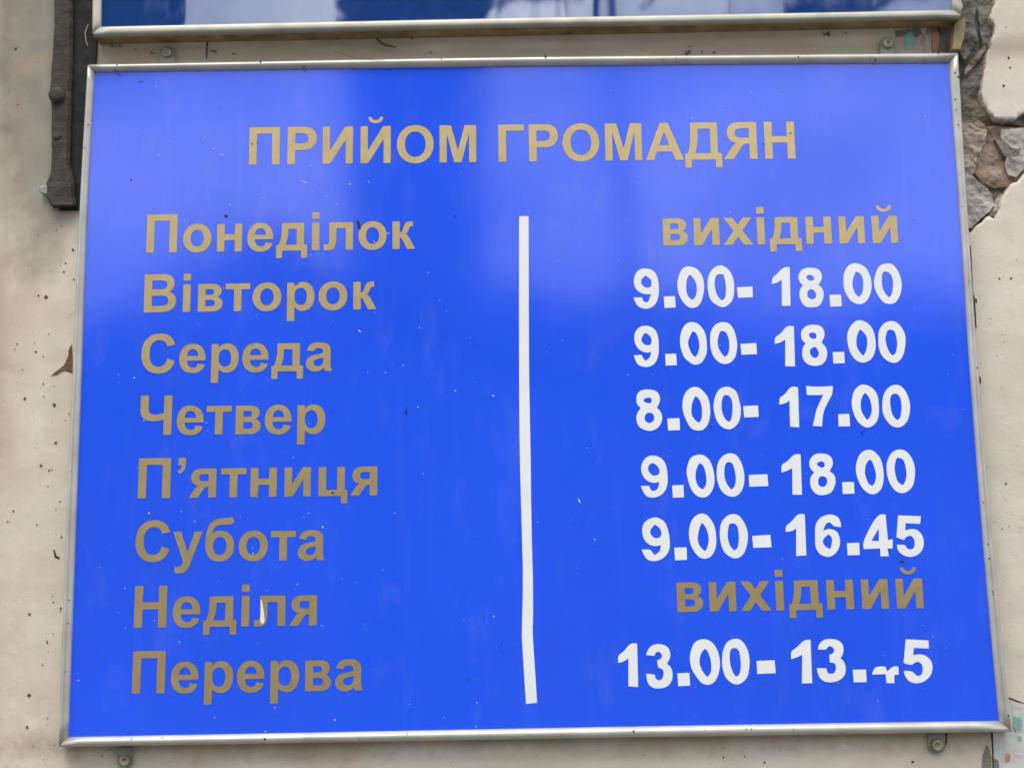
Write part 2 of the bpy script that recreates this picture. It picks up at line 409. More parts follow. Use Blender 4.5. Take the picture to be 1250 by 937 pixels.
flakes('crack', [[(1209.6, 893), (1211.6, 893), (1212.6, 915), (1213, 945), (1211.4, 945), (1211, 915)], [(252.2, 50), (254, 50), (252.8, 72), (251.6, 73)],
                 [(1153, 893), (1156, 893), (1156, 905), (1153, 913), (1151.6, 911), (1153, 902)], [(1232, 850.6), (1241, 854.4), (1252, 858), (1252, 859), (1240, 856), (1231, 852)],
                 [(1184, 300), (1185, 300), (1188, 360), (1189.5, 361), (1192, 400), (1190.6, 400), (1187, 362)],
                 [(1190.5, 364), (1192.5, 366), (1192, 370), (1190.5, 369)], [(1195.5, 458), (1197.5, 461), (1197.5, 468), (1196, 467)], [(65, 670), (67, 671), (69, 678), (73, 680), (72, 682), (67, 680)]], M_BLACK, .0005, .0006, 20, None, .0002)
sp = []
rs = random.Random(11)
known = [(13, 52, 3), (16, 121, 1.5), (56, 363, 3.2), (46, 360, 2), (16, 417, 2.2), (27, 485, 3), (66, 494, 3.5), (80, 321, 1.6), (78, 332, 1.6), (89, 305, 2.5), (90, 341, 1.6), (43, 429, 1.8), (68, 540, 2.4),
         (35, 749, 3), (35, 848, 3.4), (33, 887, 3), (58, 784, 1.8), (65, 773, 1.2), (74, 742, 2), (124, 922, 1.4), (60, 574, 1.6), (50, 568, 2.6), (12, 622, 1.8), (3, 635, 1.4), (883, 924, 1.6), (883, 912, 1.2),
         (909, 923, 1.2), (1035, 907, 1.4), (933, 930, 2), (1114, 929, 2.4), (1228, 33, 1.3), (1231, 71, 1.8), (1233, 83, 1.6), (1225, 105, 2), (1234, 340, 1.6), (1235, 339, 1.2), (480, 919, 1.1), (1228, 590, 1.6), (1220, 340, 1.4), (1223, 645, 1.2), (75, 655, 1.5), (45, 640, 1.2)]
for x, y, r_ in known:
    r_ *= .78
    n = 7; a0 = rs.random() * 6
    sp.append([(x + r_ * rs.uniform(.5, 1.1) * math.cos(a0 + k * 6.283 / n), y + r_ * rs.uniform(.5, 1.2) * math.sin(a0 + k * 6.283 / n)) for k in range(n)])
flakes('speck', sp[:22], M_BROWN, .0005, .0005, 40, 'stuff', .0002)
flakes('speck', sp[22:], M_BLACK, .0005, .0005, 70, 'stuff', .0002)
# little pits and crumbs scattered over the left strip
sp = []
for k in range(70):
    x = rs.choice([rs.uniform(5, 95), rs.uniform(40, 95)]); y = rs.uniform(265, 930) if rs.random() < .85 else rs.uniform(0, 260); r_ = rs.uniform(.35, 1.1)
    sp.append([(x + r_ * rs.uniform(.5, 1.2) * math.cos(j * 1.05), y + r_ * rs.uniform(.5, 1.2) * math.sin(j * 1.05)) for j in range(6)])
for k in range(70):
    x = rs.uniform(90, 1240); y = rs.uniform(898, 935); r_ = rs.uniform(.3, .8)
    sp.append([(x + r_ * rs.uniform(.5, 1.2) * math.cos(j * 1.05), y + r_ * rs.uniform(.5, 1.2) * math.sin(j * 1.05)) for j in range(6)])
for k in range(40):
    x = rs.uniform(1192, 1250); y = rs.uniform(290, 900); r_ = rs.uniform(.3, .7)
    sp.append([(x + r_ * rs.uniform(.5, 1.2) * math.cos(j * 1.05), y + r_ * rs.uniform(.5, 1.2) * math.sin(j * 1.05)) for j in range(6)])
flakes('grit', sp, M_BROWN, .0004, .0004, 90, 'stuff', .0001)

# ------------------------------------------------------------------ iron bar at the upper left
def loft(name, secs, m, parent, smooth=False):
    """closed sections of equal length -> skin with caps"""
    n = len(secs[0]); vs_ = [p for s in secs for p in s]; fs = []
    for i in range(len(secs) - 1):
        for j in range(n):
            a, b = i * n + j, i * n + (j + 1) % n
            fs.append((a, b, b + n, a + n))
    fs.append(tuple(range(n))); fs.append(tuple((len(secs) - 1) * n + j for j in range(n)))
    o = link(name, from_py(name, vs_, fs, smooth), m); under(o, parent); return o
def bar_px(name, rows, y0, y1, ch, m, parent, jit=.0004):
    """vertical bar: rows of (py, xl, xr) at front depth y0 down to y1, edges chamfered ch"""
    secs = []
    fine = []
    for (a, b) in zip(rows, rows[1:]):
        k = max(1, int(abs(b[0] - a[0]) / 6))
        for i in range(k): fine.append(tuple(a[q] + (b[q] - a[q]) * i / k for q in range(3)))
    fine.append(rows[-1])
    for i, (py, xl, xr) in enumerate(fine):
        a, b = at(xl, py, y0), at(xr, py, y0)
        j1, j2 = (noise.noise(Vector((i * .7, k, 2))) * jit for k in (1, 5))
        x0, x1, z = a.x + j1, b.x + j2, (a.z + b.z) / 2
        jy = noise.noise(Vector((i * .5, 9, 2))) * jit
        secs.append([(x0, y1, z), (x0, y0 + ch, z), (x0 + ch, y0 + jy, z), ((x0 + x1) / 2, y0 - ch * .25 + jy, z), (x1 - ch, y0 + jy, z), (x1, y0 + ch, z), (x1, y1, z)])
    return loft(name, secs, m, parent)
def dome(name, px, py, y, r, h, m, parent, rim=0., seg=20, hole=False):
    c = at(px, py, y); vs_ = []; fs = []
    prof = [(1, .0), (1, -.35), (.93, -.62), (.7, -.88), (.4, -.98), (.15, -1.0)]
    if hole: prof = [(1, 0), (1, -.6), (.93, -.9), (.8, -1), (.45, -1.0), (.4, -.55), (.1, -.5)]
    for k, (rr, yy) in enumerate(prof):
        for j in range(seg):
            a = j * 2 * math.pi / seg
            vs_.append((c.x + r * rr * math.cos(a), y + h * yy, c.z + r * rr * math.sin(a)))
    for k in range(len(prof) - 1):
        for j in range(seg):
            a = k * seg + j; b = k * seg + (j + 1) % seg
            fs.append((a, b, b + seg, a + seg))
    fs.append(tuple((len(prof) - 1) * seg + j for j in range(seg)))
    o = link(name, from_py(name, vs_, fs, True), m)
    if parent: under(o, parent)
    return o
p0 = at(75, 250, YW)
iron = thing('iron_bar', 'dark grey riveted iron bar fixed to the wall left of the signs', 'iron bar', (p0.x, YW, p0.z))
bar_px('back_flange', [(-80, 82, 119), (50, 80, 118), (150, 78, 113), (256, 72, 108)], YW - .003, YW + .004, .0006, M_DARK, iron)
bar_px('bar', [(-80, 66, 88), (40, 65, 88), (95, 61, 87), (105, 60, 86), (130, 62, 86), (200, 62, 84), (212, 60, 88), (222, 56, 90), (240, 56, 90), (248, 60, 92), (250, 62, 92)], YW - .010, YW + .004, .0025, M_IRON, iron, .0009)
dome('rivet', 70, 117, YW - .0105, .0075, .006, M_IRON, iron)
dome('rivet', 69, 166, YW - .0105, .004, .0015, M_IRON, iron)
bar_px('stud', [(226, 50, 58), (229, 47, 60), (233, 47, 60), (236, 52, 59)], YW - .007, YW - .002, .001, M_TAB, iron)

# ------------------------------------------------------------------ signs
def rail(name, outer, inner, prof, m, parent, yf):
    secs = []
    n = len(outer)
    outer = list(outer); inner = list(inner)                       # a hair's breadth of gap at the mitres
    for q_ in (outer, inner):
        for e_, f_ in ((0, 1), (-1, -2)):
            a_, b_ = Vector(q_[e_]), Vector(q_[f_]); q_[e_] = tuple(a_ + (b_ - a_).normalized() * .42)
    for i in range(n):
        o_ = at(*outer[i], yf); i_ = at(*inner[i], yf); s = []
        for u, y in prof: 
            p = o_.lerp(i_, u); s.append((p.x, yf + y, p.z))
        secs.append(s)
    o = loft(name, secs, m, parent, True)
    for p in o.data.polygons:
        if len(p.vertices) > 4: p.use_smooth = False
    return o
def refine(pts, k=6):
    """smooth curve through measured points"""
    out = []; n = len(pts)
    for i in range(n - 1):
        p0, p1, p2, p3 = (Vector(pts[max(0, i - 1)]), Vector(pts[i]), Vector(pts[i + 1]), Vector(pts[min(n - 1, i + 2)]))
        for j in range(k):
            t = j / k
            out.append(tuple(.5 * ((2 * p1) + (-p0 + p2) * t + (2 * p0 - 5 * p1 + 4 * p2 - p3) * t * t + (-p0 + 3 * p1 - 3 * p2 + p3) * t ** 3)))
    out.append(tuple(pts[-1])); return out
PROF = [(0, .0165), (0, .0050), (.02, .0034), (.07, .0019), (.16, .0008), (.28, .0002), (.42, 0), (.58, .0002), (.74, .0010), (.87, .0021), (.95, .0031), (1, .0040), (1, .0085), (.5, .0165)]

z0 = at(640, 905, YW)
sign = thing('opening_hours_sign', 'large blue sign with gold weekday names and white opening hours in a silver frame', 'sign', (0, YW, z0.z))
O_T = refine([(105.5, 77.5), (280, 74.2), (600, 68.4), (925, 65.4), (1171, 63)]); I_T = refine([(114.5, 86.5), (285, 84), (600, 79.8), (920, 76.6), (1159, 75.2)])
O_R = refine([(1171, 63), (1181.5, 240), (1196.5, 460), (1216, 690), (1236.5, 893)]); I_R = refine([(1159, 75.2), (1171.2, 240), (1186, 460), (1204, 690), (1221.3, 879.5)])
O_B = refine([(70, 911.5), (280, 908), (600, 902.5), (920, 897.5), (1236.5, 893)]); I_B = refine([(82.2, 899.3), (285, 895.6), (600, 889.6), (915, 884), (1221.3, 879.5)])
O_L = refine([(105.5, 77.5), (96.3, 240), (86.8, 460), (77.2, 690), (70, 911.5)]); I_L = refine([(114.5, 86.5), (106.2, 240), (98, 460), (89.6, 690), (82.2, 899.3)])
for o_, i_ in ((O_T, I_T), (O_R, I_R), (O_B, I_B), (O_L, I_L)):
    rail('frame_rail', o_, i_, PROF, M_ALU, sign, 0.0)
def grow(px, d):
    cx, cy = 640, 480
    return [(x + (d if x > cx else -d) * (1 if True else 0), y + (d if y > cy else -d)) for x, y in px]
YB = .0045
ring = I_T + I_R[1:] + list(reversed(I_B))[1:] + list(reversed(I_L))[1:-1]
pan = plate('panel', [[(x * 1.0 + (.003 if x > 0 else -.003), z + (.003 if z > 0 else -.003)) for x, z in pxz(ring, YB)]], YB, .006)
under(link('panel', pan, M_BLUE), sign)
# ---- letters
def parse(d):
    """tiny path reader: M L H V C Z absolute -> list of sampled rings"""
    tok = d.replace(',', ' ').split(); i = 0; rings = []; cur = []; cmd = None; x = y = 0.0
    while i < len(tok):
        if tok[i] in 'MLHVCZ':
            cmd = tok[i]; i += 1
            if cmd == 'Z': rings.append(cur); cur = []; continue
        if cmd in 'ML': x, y = float(tok[i]), float(tok[i + 1]); i += 2; cur.append((x, y))
        elif cmd == 'H': x = float(tok[i]); i += 1; cur.append((x, y))
        elif cmd == 'V': y = float(tok[i]); i += 1; cur.append((x, y))
        elif cmd == 'C':
            a = [float(v) for v in tok[i:i + 6]]; i += 6
            for k in range(1, 9):
                t = k / 8; q = 1 - t
                cur.append((q**3 * x + 3 * q * q * t * a[0] + 3 * q * t * t * a[2] + t**3 * a[4], q**3 * y + 3 * q * q * t * a[1] + 3 * q * t * t * a[3] + t**3 * a[5]))
            x, y = a[4], a[5]
    return rings
def soften(ring, r):
    """round the corners a little, as a plotter blade leaves them"""
    n = len(ring); out = []
    pts_ = [Vector(p) for p in ring]
    cl = [pts_[0]]
    for p in pts_[1:]:
        if (p - cl[-1]).length > 1e-6: cl.append(p)
    if (cl[0] - cl[-1]).length < 1e-6: cl.pop()
    n = len(cl)
    for i in range(n):
        a, b, c = cl[i - 1], cl[i], cl[(i + 1) % n]
        u = a - b; v = c - b; lu, lv = u.length, v.length
        ang = u.angle(v)
        if ang < math.radians(150):
            q = min(r, lu * .4, lv * .4)
            p1 = b + u / lu * q; p3 = b + v / lv * q
            for t in (0, .33, .67, 1):
                out.append(tuple(p1.lerp(b, t).lerp(b.lerp(p3, t), t)))
        else: out.append(tuple(b))
    return out
def ell(x0, x1, y0, y1, k=.58):
    cx, cy = (x0 + x1) / 2, (y0 + y1) / 2; a, b = (x1 - x0) / 2 * k, (y1 - y0) / 2 * k
    return f'M {x0} {cy} C {x0} {cy+b} {cx-a} {y1} {cx} {y1} C {cx+a} {y1} {x1} {cy+b} {x1} {cy} C {x1} {cy-b} {cx+a} {y0} {cx} {y0} C {cx-a} {y0} {x0} {cy-b} {x0} {cy} Z '
def breve(cx, y): # y = underside of the mark
    return f'M {cx-290} {y+255} H {cx-165} C {cx-150} {y+170} {cx-90} {y+125} {cx} {y+125} C {cx+90} {y+125} {cx+150} {y+170} {cx+165} {y+255} H {cx+290} C {cx+270} {y+85} {cx+170} {y} {cx} {y} C {cx-170} {y} {cx-270} {y+85} {cx-290} {y+255} Z'
I_CAP = 'M 147 1466 H 423 V 494 L 1018 1466 H 1314 V 0 H 1038 V 953 L 443 0 H 147 Z '
I_LOW = 'M 143 1062 H 412 V 437 L 805 1062 H 1105 V 0 H 836 V 632 L 443 0 H 143 Z '
GL = {
 'П': (1479, 'M 149 1466 H 1330 V 0 H 1034 V 1219 H 445 V 0 H 149 Z'),
 'Р': (1366, 'M 149 0 V 1466 H 624 C 800 1466 920 1459 976 1444 C 1060 1422 1130 1374 1187 1300 C 1244 1227 1272 1132 1272 1015 C 1272 925 1256 849 1223 788 C 1190 726 1149 678 1098 643 C 1048 608 997 585 945 574 C 874 560 773 553 642 553 H 445 V 0 Z M 445 1218 V 802 H 607 C 724 802 802 810 841 825 C 880 840 911 864 933 897 C 956 930 967 968 967 1012 C 967 1066 951 1110 919 1145 C 887 1180 847 1202 798 1211 C 762 1218 692 1218 588 1218 Z'),
 'И': (1466, I_CAP), 'Й': (1466, I_CAP + breve(730, 1580)),
 'О': (1593, ell(86, 1508, -25, 1491) + ell(391, 1203, 228, 1238)),
 'М': (1706, 'M 145 0 V 1466 H 588 L 854 466 L 1117 1466 H 1561 V 0 H 1286 V 1154 L 995 0 H 710 L 420 1154 V 0 Z'),
 'Г': (1180, 'M 150 0 V 1466 H 1140 V 1219 H 446 V 0 Z'),
 'А': (1479, 'M 1471 0 H 1149 L 1021 333 H 435 L 314 0 H 0 L 571 1466 H 884 Z M 926 580 L 724 1124 L 526 580 Z'),
 'Д': (1510, 'M 40 248 V -313 H 285 V 0 H 1220 V -313 H 1465 V 248 H 1315 V 1466 H 270 V 1180 C 270 800 230 450 150 248 Z M 555 1219 H 1034 V 248 H 430 C 510 450 555 750 555 1060 Z'),
 'Я': (1479, 'M 1330 0 H 1034 V 612 H 960 C 860 612 800 590 755 520 L 400 0 H 30 L 330 440 C 400 550 450 600 540 640 C 300 680 175 830 175 1045 C 175 1320 350 1466 680 1466 H 1330 Z M 1034 1218 V 844 H 740 C 550 844 480 905 480 1035 C 480 1160 560 1218 720 1218 Z'),
 'Н': (1479, 'M 150 0 V 1466 H 446 V 889 H 1024 V 1466 H 1320 V 0 H 1024 V 641 H 446 V 0 Z'),
 'В': (1479, 'M 150 1466 H 736 C 852 1466 938 1461 995 1451 C 1053 1442 1104 1422 1148 1391 C 1194 1360 1228 1319 1250 1268 C 1278 1216 1291 1158 1291 1096 C 1291 1029 1273 967 1237 910 C 1201 854 1152 812 1090 784 C 1177 759 1244 716 1291 654 C 1338 593 1362 521 1362 438 C 1362 373 1347 309 1316 247 C 1286 186 1245 136 1192 99 C 1140 62 1075 39 998 30 C 940 20 820 0 649 0 H 150 Z M 446 1222 V 883 H 640 C 755 883 827 885 855 888 C 906 894 946 911 974 940 C 1003 969 1018 1007 1018 1055 C 1018 1101 1005 1138 980 1167 C 955 1196 917 1213 867 1219 C 838 1222 753 1222 614 1222 Z M 446 639 V 247 H 720 C 827 247 894 250 923 256 C 967 264 1003 284 1030 314 C 1058 345 1072 387 1072 439 C 1072 483 1061 520 1040 551 C 1019 582 988 604 947 618 C 907 632 831 639 720 639 Z'),
 'С': (1479, 'M 1087 539 L 1374 448 C 1330 288 1257 169 1154 91 C 1052 14 922 -25 765 -25 C 570 -25 410 41 285 174 C 160 308 97 490 97 720 C 97 964 160 1153 286 1288 C 412 1423 577 1491 783 1491 C 962 1491 1108 1438 1220 1332 C 1287 1269 1337 1179 1370 1062 L 1077 992 C 1060 1068 1023 1128 968 1172 C 914 1216 847 1238 768 1238 C 660 1238 572 1199 505 1121 C 438 1044 404 918 404 744 C 404 559 437 428 503 349 C 569 271 656 232 762 232 C 841 232 908 257 965 307 C 1022 357 1062 434 1087 539 Z'),
 'Ч': (1440, 'M 1310 0 H 1014 V 575 C 880 525 780 507 640 507 C 300 507 140 640 140 950 V 1466 H 436 V 1010 C 436 820 500 755 690 755 C 800 755 900 775 1014 815 V 1466 H 1310 Z'),
 'п': (1251, 'M 143 1062 H 1108 V 0 H 827 V 839 H 424 V 0 H 143 Z'),
 'о': (1251, ell(82, 1171, -24, 1086) + ell(370, 883, 205, 857)),
 'н': (1249, 'M 143 1062 H 424 V 661 H 824 V 1062 H 1105 V 0 H 824 V 438 H 424 V 0 H 143 Z'),
 'е': (1139, 'M 762 338 L 1042 291 C 1006 188 949 110 871 56 C 794 3 697 -24 580 -24 C 395 -24 259 36 170 157 C 100 254 65 376 65 523 C 65 699 111 836 203 936 C 295 1036 411 1086 552 1086 C 710 1086 835 1034 926 929 C 1018 825 1062 665 1057 450 H 353 C 355 367 378 299 424 246 C 469 197 526 173 595 173 C 642 173 681 186 712 211 C 744 236 760 280 762 338 Z M 778 622 C 776 707 754 771 712 816 C 670 861 619 883 559 883 C 500 883 450 860 412 812 C 374 770 356 703 358 622 Z'),
 'д': (1270, 'M 40 223 V -280 H 275 V 0 H 1000 V -280 H 1235 V 223 H 1110 V 1062 H 250 V 850 C 250 600 210 380 130 223 Z M 500 839 H 829 V 223 H 395 C 460 370 500 560 500 740 Z'),
 'і': (569, 'M 147 0 V 1062 H 428 V 0 Z M 147 1206 V 1466 H 428 V 1206 Z'),
 'л': (1290, 'M 245 1062 H 1160 V 0 H 879 V 839 H 515 V 500 C 515 130 450 -14 220 -14 C 150 -14 90 -8 35 4 V 222 H 100 C 215 222 245 205 245 420 Z'),
 'к': (1000, 'M 147 1062 H 428 V 655 C 500 650 520 620 560 500 L 570 470 L 575 500 C 540 700 600 1062 850 1062 Z'),
 'в': (1160, 'M 143 1062 H 680 C 900 1062 1030 960 1030 792 C 1030 690 975 600 870 562 C 1000 530 1080 430 1080 315 C 1080 110 920 0 690 0 H 143 Z M 424 862 H 590 C 705 862 747 840 747 752 C 747 660 690 640 590 640 H 424 Z M 424 452 H 615 C 745 452 787 415 787 332 C 787 230 730 200 600 200 H 424 Z'),
 'т': (970, 'M 22 1062 H 956 V 839 H 630 V 0 H 349 V 839 H 22 Z'),
 'р': (1251, 'M 139 1062 H 401 V 906 C 435 959 481 1003 539 1036 C 597 1069 662 1086 732 1086 C 855 1086 960 1038 1046 941 C 1132 845 1175 710 1175 537 C 1175 359 1132 221 1045 123 C 959 25 854 -24 730 -24 C 671 -24 618 -12 570 11 C 522 35 472 75 420 131 V -404 H 139 Z M 417 549 C 417 430 441 342 488 284 C 536 227 593 199 661 199 C 726 199 781 225 824 277 C 867 330 889 416 889 535 C 889 646 867 729 822 783 C 778 837 723 864 656 864 C 587 864 530 837 485 784 C 440 731 417 653 417 549 Z'),
 'а': (1139, 'M 357 738 L 102 784 C 131 887 180 963 250 1012 C 320 1061 424 1086 562 1086 C 687 1086 781 1071 842 1041 C 904 1012 947 974 971 928 C 997 883 1009 799 1009 676 L 1006 348 C 1006 255 1010 186 1019 143 C 1028 99 1045 50 1070 0 H 792 C 785 19 776 47 765 84 L 755 117 C 707 70 656 35 601 12 C 546 -12 488 -24 426 -24 C 317 -24 230 6 167 65 C 104 124 73 199 73 290 C 73 350 87 404 116 450 C 145 497 185 534 236 558 C 288 584 361 605 454 622 C 585 647 675 669 725 690 V 719 C 725 772 712 810 685 833 C 659 856 609 867 536 867 C 487 867 448 857 420 838 C 393 818 372 785 357 738 Z M 733 510 C 698 498 642 484 565 467 C 488 450 438 435 415 419 C 379 394 361 361 361 322 C 361 283 375 250 404 221 C 433 193 470 179 515 179 C 565 179 613 195 658 228 C 691 253 713 283 724 319 C 730 342 733 387 733 453 Z'),
 '’': (520, 'M 130 1466 H 400 V 1240 C 400 1060 320 930 160 880 L 105 985 C 190 1015 245 1085 255 1190 H 130 Z'),
 'я': (1160, 'M 1012 0 H 731 V 398 H 700 C 640 398 605 385 560 320 L 345 0 H 10 L 230 320 C 280 390 320 425 375 437 C 190 470 95 570 95 730 C 95 950 240 1062 480 1062 H 1012 Z M 731 862 V 598 H 560 C 430 598 380 635 380 728 C 380 825 430 862 540 862 Z'),
 'ц': (1290, 'M 143 1062 H 424 V 223 H 824 V 1062 H 1105 V 223 H 1205 V -270 H 970 V 0 H 143 Z'),
 'и': (1249, I_LOW), 'й': (1249, I_LOW + breve(624, 1215)),
 'у': (1139, 'M 14 1062 H 313 L 567 308 L 815 1062 H 1106 L 731 40 L 664 -145 C 639 -207 616 -254 593 -287 C 571 -320 545 -346 516 -366 C 488 -387 453 -403 410 -414 C 368 -425 321 -431 270 -431 C 218 -431 167 -425 115 -414 L 90 -194 C 133 -202 171 -206 205 -206 C 268 -206 315 -187 345 -150 C 376 -113 400 -66 416 -10 Z'),
 'б': (1251, 'M 890 1545 C 960 1550 1000 1575 1060 1600 L 1150 1430 C 1110 1340 1040 1310 900 1305 C 780 1300 700 1315 590 1290 C 430 1255 345 1150 325 960 C 400 1050 500 1092 630 1092 C 940 1092 1165 880 1165 540 C 1165 200 940 -24 630 -24 C 260 -24 85 220 85 660 C 85 1150 220 1430 480 1500 C 620 1540 760 1535 890 1545 Z ' + ell(372, 880, 205, 870)),
 'х': (1139, 'M 12 0 L 395 547 L 28 1062 H 371 L 559 770 L 757 1062 H 1087 L 727 559 L 1120 0 H 775 L 559 329 L 341 0 Z'),
 ' ': (569, ''),
}
GL['к'] = (1010, 'M 147 1062 H 428 V 656 C 495 648 512 628 548 760 C 610 990 680 1062 850 1062 H 935 V 868 H 900 C 832 868 812 850 778 752 C 745 655 712 598 640 568 C 725 546 768 492 818 396 L 1020 0 H 705 L 522 372 C 492 432 474 440 428 440 V 0 H 147 Z')
glyph_mesh = {}
TH = .0003
def glyph(ch):
    if ch not in glyph_mesh:
        rings = [soften([(x / 1466, y / 1466) for x, y in r_], .024) for r_ in parse(GL[ch][1])]
        outs = [r_ for r_ in rings]
        # rings lying apart (dots, breves) are tessellated separately from those nested as holes
        groups = []
        for r_ in outs:
            host = None
            for g_ in groups:
                if inside(r_[0], g_[0]): host = g_; break
            if host: host.append(r_)
            else: groups.append([r_])
        vs_, fs_ = [], []
        for g_ in groups:
            tm = plate('tmp', g_, -1.0, 1.0)
            k = len(vs_); vs_ += [tuple(v.co) for v in tm.vertices]; fs_ += [tuple(k + j for j in p.vertices) for p in tm.polygons]
            bpy.data.meshes.remove(tm)
        me = from_py('letter', vs_, fs_); me.materials.append(M_GOLD); glyph_mesh[ch] = me
    return glyph_mesh[ch]
def extent(ch):
    xs = [x for r_ in parse(GL[ch][1]) for x, y in r_]; return min(xs), max(xs)
def line(text, sx, sy, ex, ey, cap, lab):
    """lay one word: first glyph's foot at (sx, sy), last glyph's right foot at (ex, ey), cap height in photograph pixels"""
    a, b = at(sx, sy, YB), at(ex, ey, YB)
    mid = ((sx + ex) / 2, (sy + ey) / 2)
    hgt = (at(mid[0], mid[1] - cap, YB) - at(*mid, YB)).length
    l0 = extent(text[0])[0]; run = sum(GL[c][0] for c in text[:-1]) + extent(text[-1])[1] - l0
    d = b - a; ang = math.atan2(d.z, d.x); s = d.length / run
    root = bpy.data.objects.new('text_line', None); COL.objects.link(root); root.empty_display_size = .02
    root['label'] = lab; root.location = a - Vector((0, YW, z0.z)); root.parent = sign
    x = -l0
    for c in text:
        if c != ' ':
            o = link('letter', glyph(c)); o.parent = root
            o.location = (x * s * math.cos(ang), 0, x * s * math.sin(ang))
            o.rotation_euler = (0, -ang, 0)
            o.scale = (s * 1466, TH, hgt)
        x += GL[c][0]
line('ПРИЙОМ ГРОМАДЯН', 303.8, 201.2, 971.2, 193.8, 45.2, 'gold heading ПРИЙОМ ГРОМАДЯН')
line('Понеділок', 178.4, 308.6, 506.8, 303.8, 46.4, 'gold lettering Понеділок')
line('Вівторок', 175.4, 381.6, 459.4, 377.4, 46.6, 'gold lettering Вівторок')
line('Середа', 171.9, 455.4, 405.5, 452.6, 47.2, 'gold lettering Середа')
line('Четвер', 170.4, 530.9, 396.8, 529.0, 48.0, 'gold lettering Четвер')
line('П’ятниця', 168.2, 608.3, 460.6, 604.5, 48.9, 'gold lettering П’ятниця')
line('Субота', 164.6, 685.2, 396.2, 683.4, 49.6, 'gold lettering Субота')
line('Неділя', 163.3, 766.0, 386.6, 763.0, 51.0, 'gold lettering Неділя')
line('Перерва', 161.0, 846.3, 442.9, 842.2, 51.6, 'gold lettering Перерва')
line('вихідний', 809.8, 300.0, 1096.6, 296.6, 45.6, 'gold lettering вихідний at the top of the hours column')
line('вихідний', 827.0, 746.8, 1127.8, 741.8, 49.8, 'gold lettering вихідний near the foot of the hours column')
# ---- white hand-cut figures
TPL = {
 '0': [[(728,650),(738,590),(762,545),(800,520),(845,522),(885,550),(918,600),(932,680),(928,750),(905,805),(870,832),(835,835),(800,820),(765,780),(738,720)], [(796,670),(805,620),(826,587),(848,602),(866,645),(873,700),(866,750),(845,777),(820,755),(800,715)]],
 'o': [[(946,650),(955,590),(985,540),(1030,517),(1080,522),(1120,560),(1148,620),(1156,690),(1140,770),(1105,815),(1060,830),(1015,815),(975,775),(952,715)], [(1006,655),(1012,600),(1030,582),(1068,590),(1085,640),(1088,700),(1078,755),(1056,772),(1030,745),(1012,700)]],
 '1': [[(184,146),(222,124),(268,66),(316,70),(325,355),(260,354),(258,164),(228,185),(186,195)]],
 '3': [[(228,285),(240,240),(270,212),(320,206),(370,218),(398,250),(402,310),(378,348),(408,375),(420,420),(412,475),(375,515),(320,527),(265,515),(235,480),(222,422),(285,425),(295,455),(320,468),(345,455),(358,420),(350,392),(330,382),(310,378),(308,325),(330,318),(342,295),(335,270),(315,260),(295,268),(282,290)]],
 '4': [[(765,102),(825,101),(840,285),(880,284),(876,345),(846,345),(850,403),(788,402),(790,345),(674,349),(666,295)], [(775,205),(780,288),(728,287)]],
 'b': [[(755,312),(822,312),(838,348),(878,312),(915,312),(918,370),(888,372),(888,430),(832,430),(822,368),(728,370),(732,348)]],
 '5': [[(915,107),(1076,114),(1076,170),(970,167),(968,215),(1010,204),(1055,212),(1090,250),(1102,300),(1095,350),(1060,395),(1000,410),(950,398),(915,360),(903,318),(962,320),(975,345),(1000,358),(1025,348),(1035,315),(1030,275),(1005,255),(978,260),(955,282),(903,268)]],
 '6': [[(322,250),(325,185),(350,135),(385,108),(430,100),(475,112),(505,145),(514,190),(455,188),(445,165),(428,155),(405,170),(390,200),(386,218),(425,204),(470,215),(498,250),(504,305),(488,360),(455,393),(415,406),(370,395),(338,360),(324,310)], [(378,295),(392,265),(420,250),(446,268),(443,310),(432,348),(408,338),(388,318)]],
 '7': [[(377,66),(440,70),(563,64),(566,115),(530,180),(500,250),(490,350),(424,352),(430,290),(452,220),(498,126),(470,128),(383,128)]],
 '8': [[(395,610),(405,575),(440,550),(490,543),(540,555),(568,585),(570,630),(545,675),(575,700),(588,745),(578,795),(550,830),(500,843),(450,838),(415,805),(400,755),(405,710),(430,680),(402,650)], [(452,622),(462,605),(488,600),(508,615),(508,635),(492,648),(468,642)], [(458,745),(468,718),(495,708),(520,722),(527,755),(512,778),(490,785),(468,770)]],
 '9': [[(140,260),(150,205),(185,172),(230,164),(275,178),(305,215),(322,290),(318,370),(290,425),(240,448),(190,445),(158,420),(140,370),(195,368),(205,392),(222,405),(245,395),(258,370),(263,340),(235,352),(190,340),(155,310)], [(193,262),(200,235),(222,215),(250,232),(262,250),(265,275),(258,295),(230,302),(205,290)]],
 '.': [[(0,3),(95,0),(100,97),(6,100)]], '-': [[(0,6),(96,0),(100,95),(5,100)]],
}
def cut(ring, n_it=2):
    """ease wide corners into curves, keep sharp ones"""
    for _ in range(n_it):
        out = []; n = len(ring)
        for i in range(n):
            a, b, c = (Vector(ring[i - 1]), Vector(ring[i]), Vector(ring[(i + 1) % n]))
            ang = (a - b).angle(c - b)
            if ang > math.radians(112):
                k = .26 if _ == 0 else .22
                out.append(tuple(b.lerp(a, k))); out.append(tuple(b.lerp(c, k)))
            else: out.append(tuple(b))
        ring = out
    return ring
B1, B2 = (600, 220), (930, 220); C1, C2 = (600, 450), (930, 450); D1, D2 = (600, 697), (930, 697); K = 3.9033
F = [(899.7, 0), ]
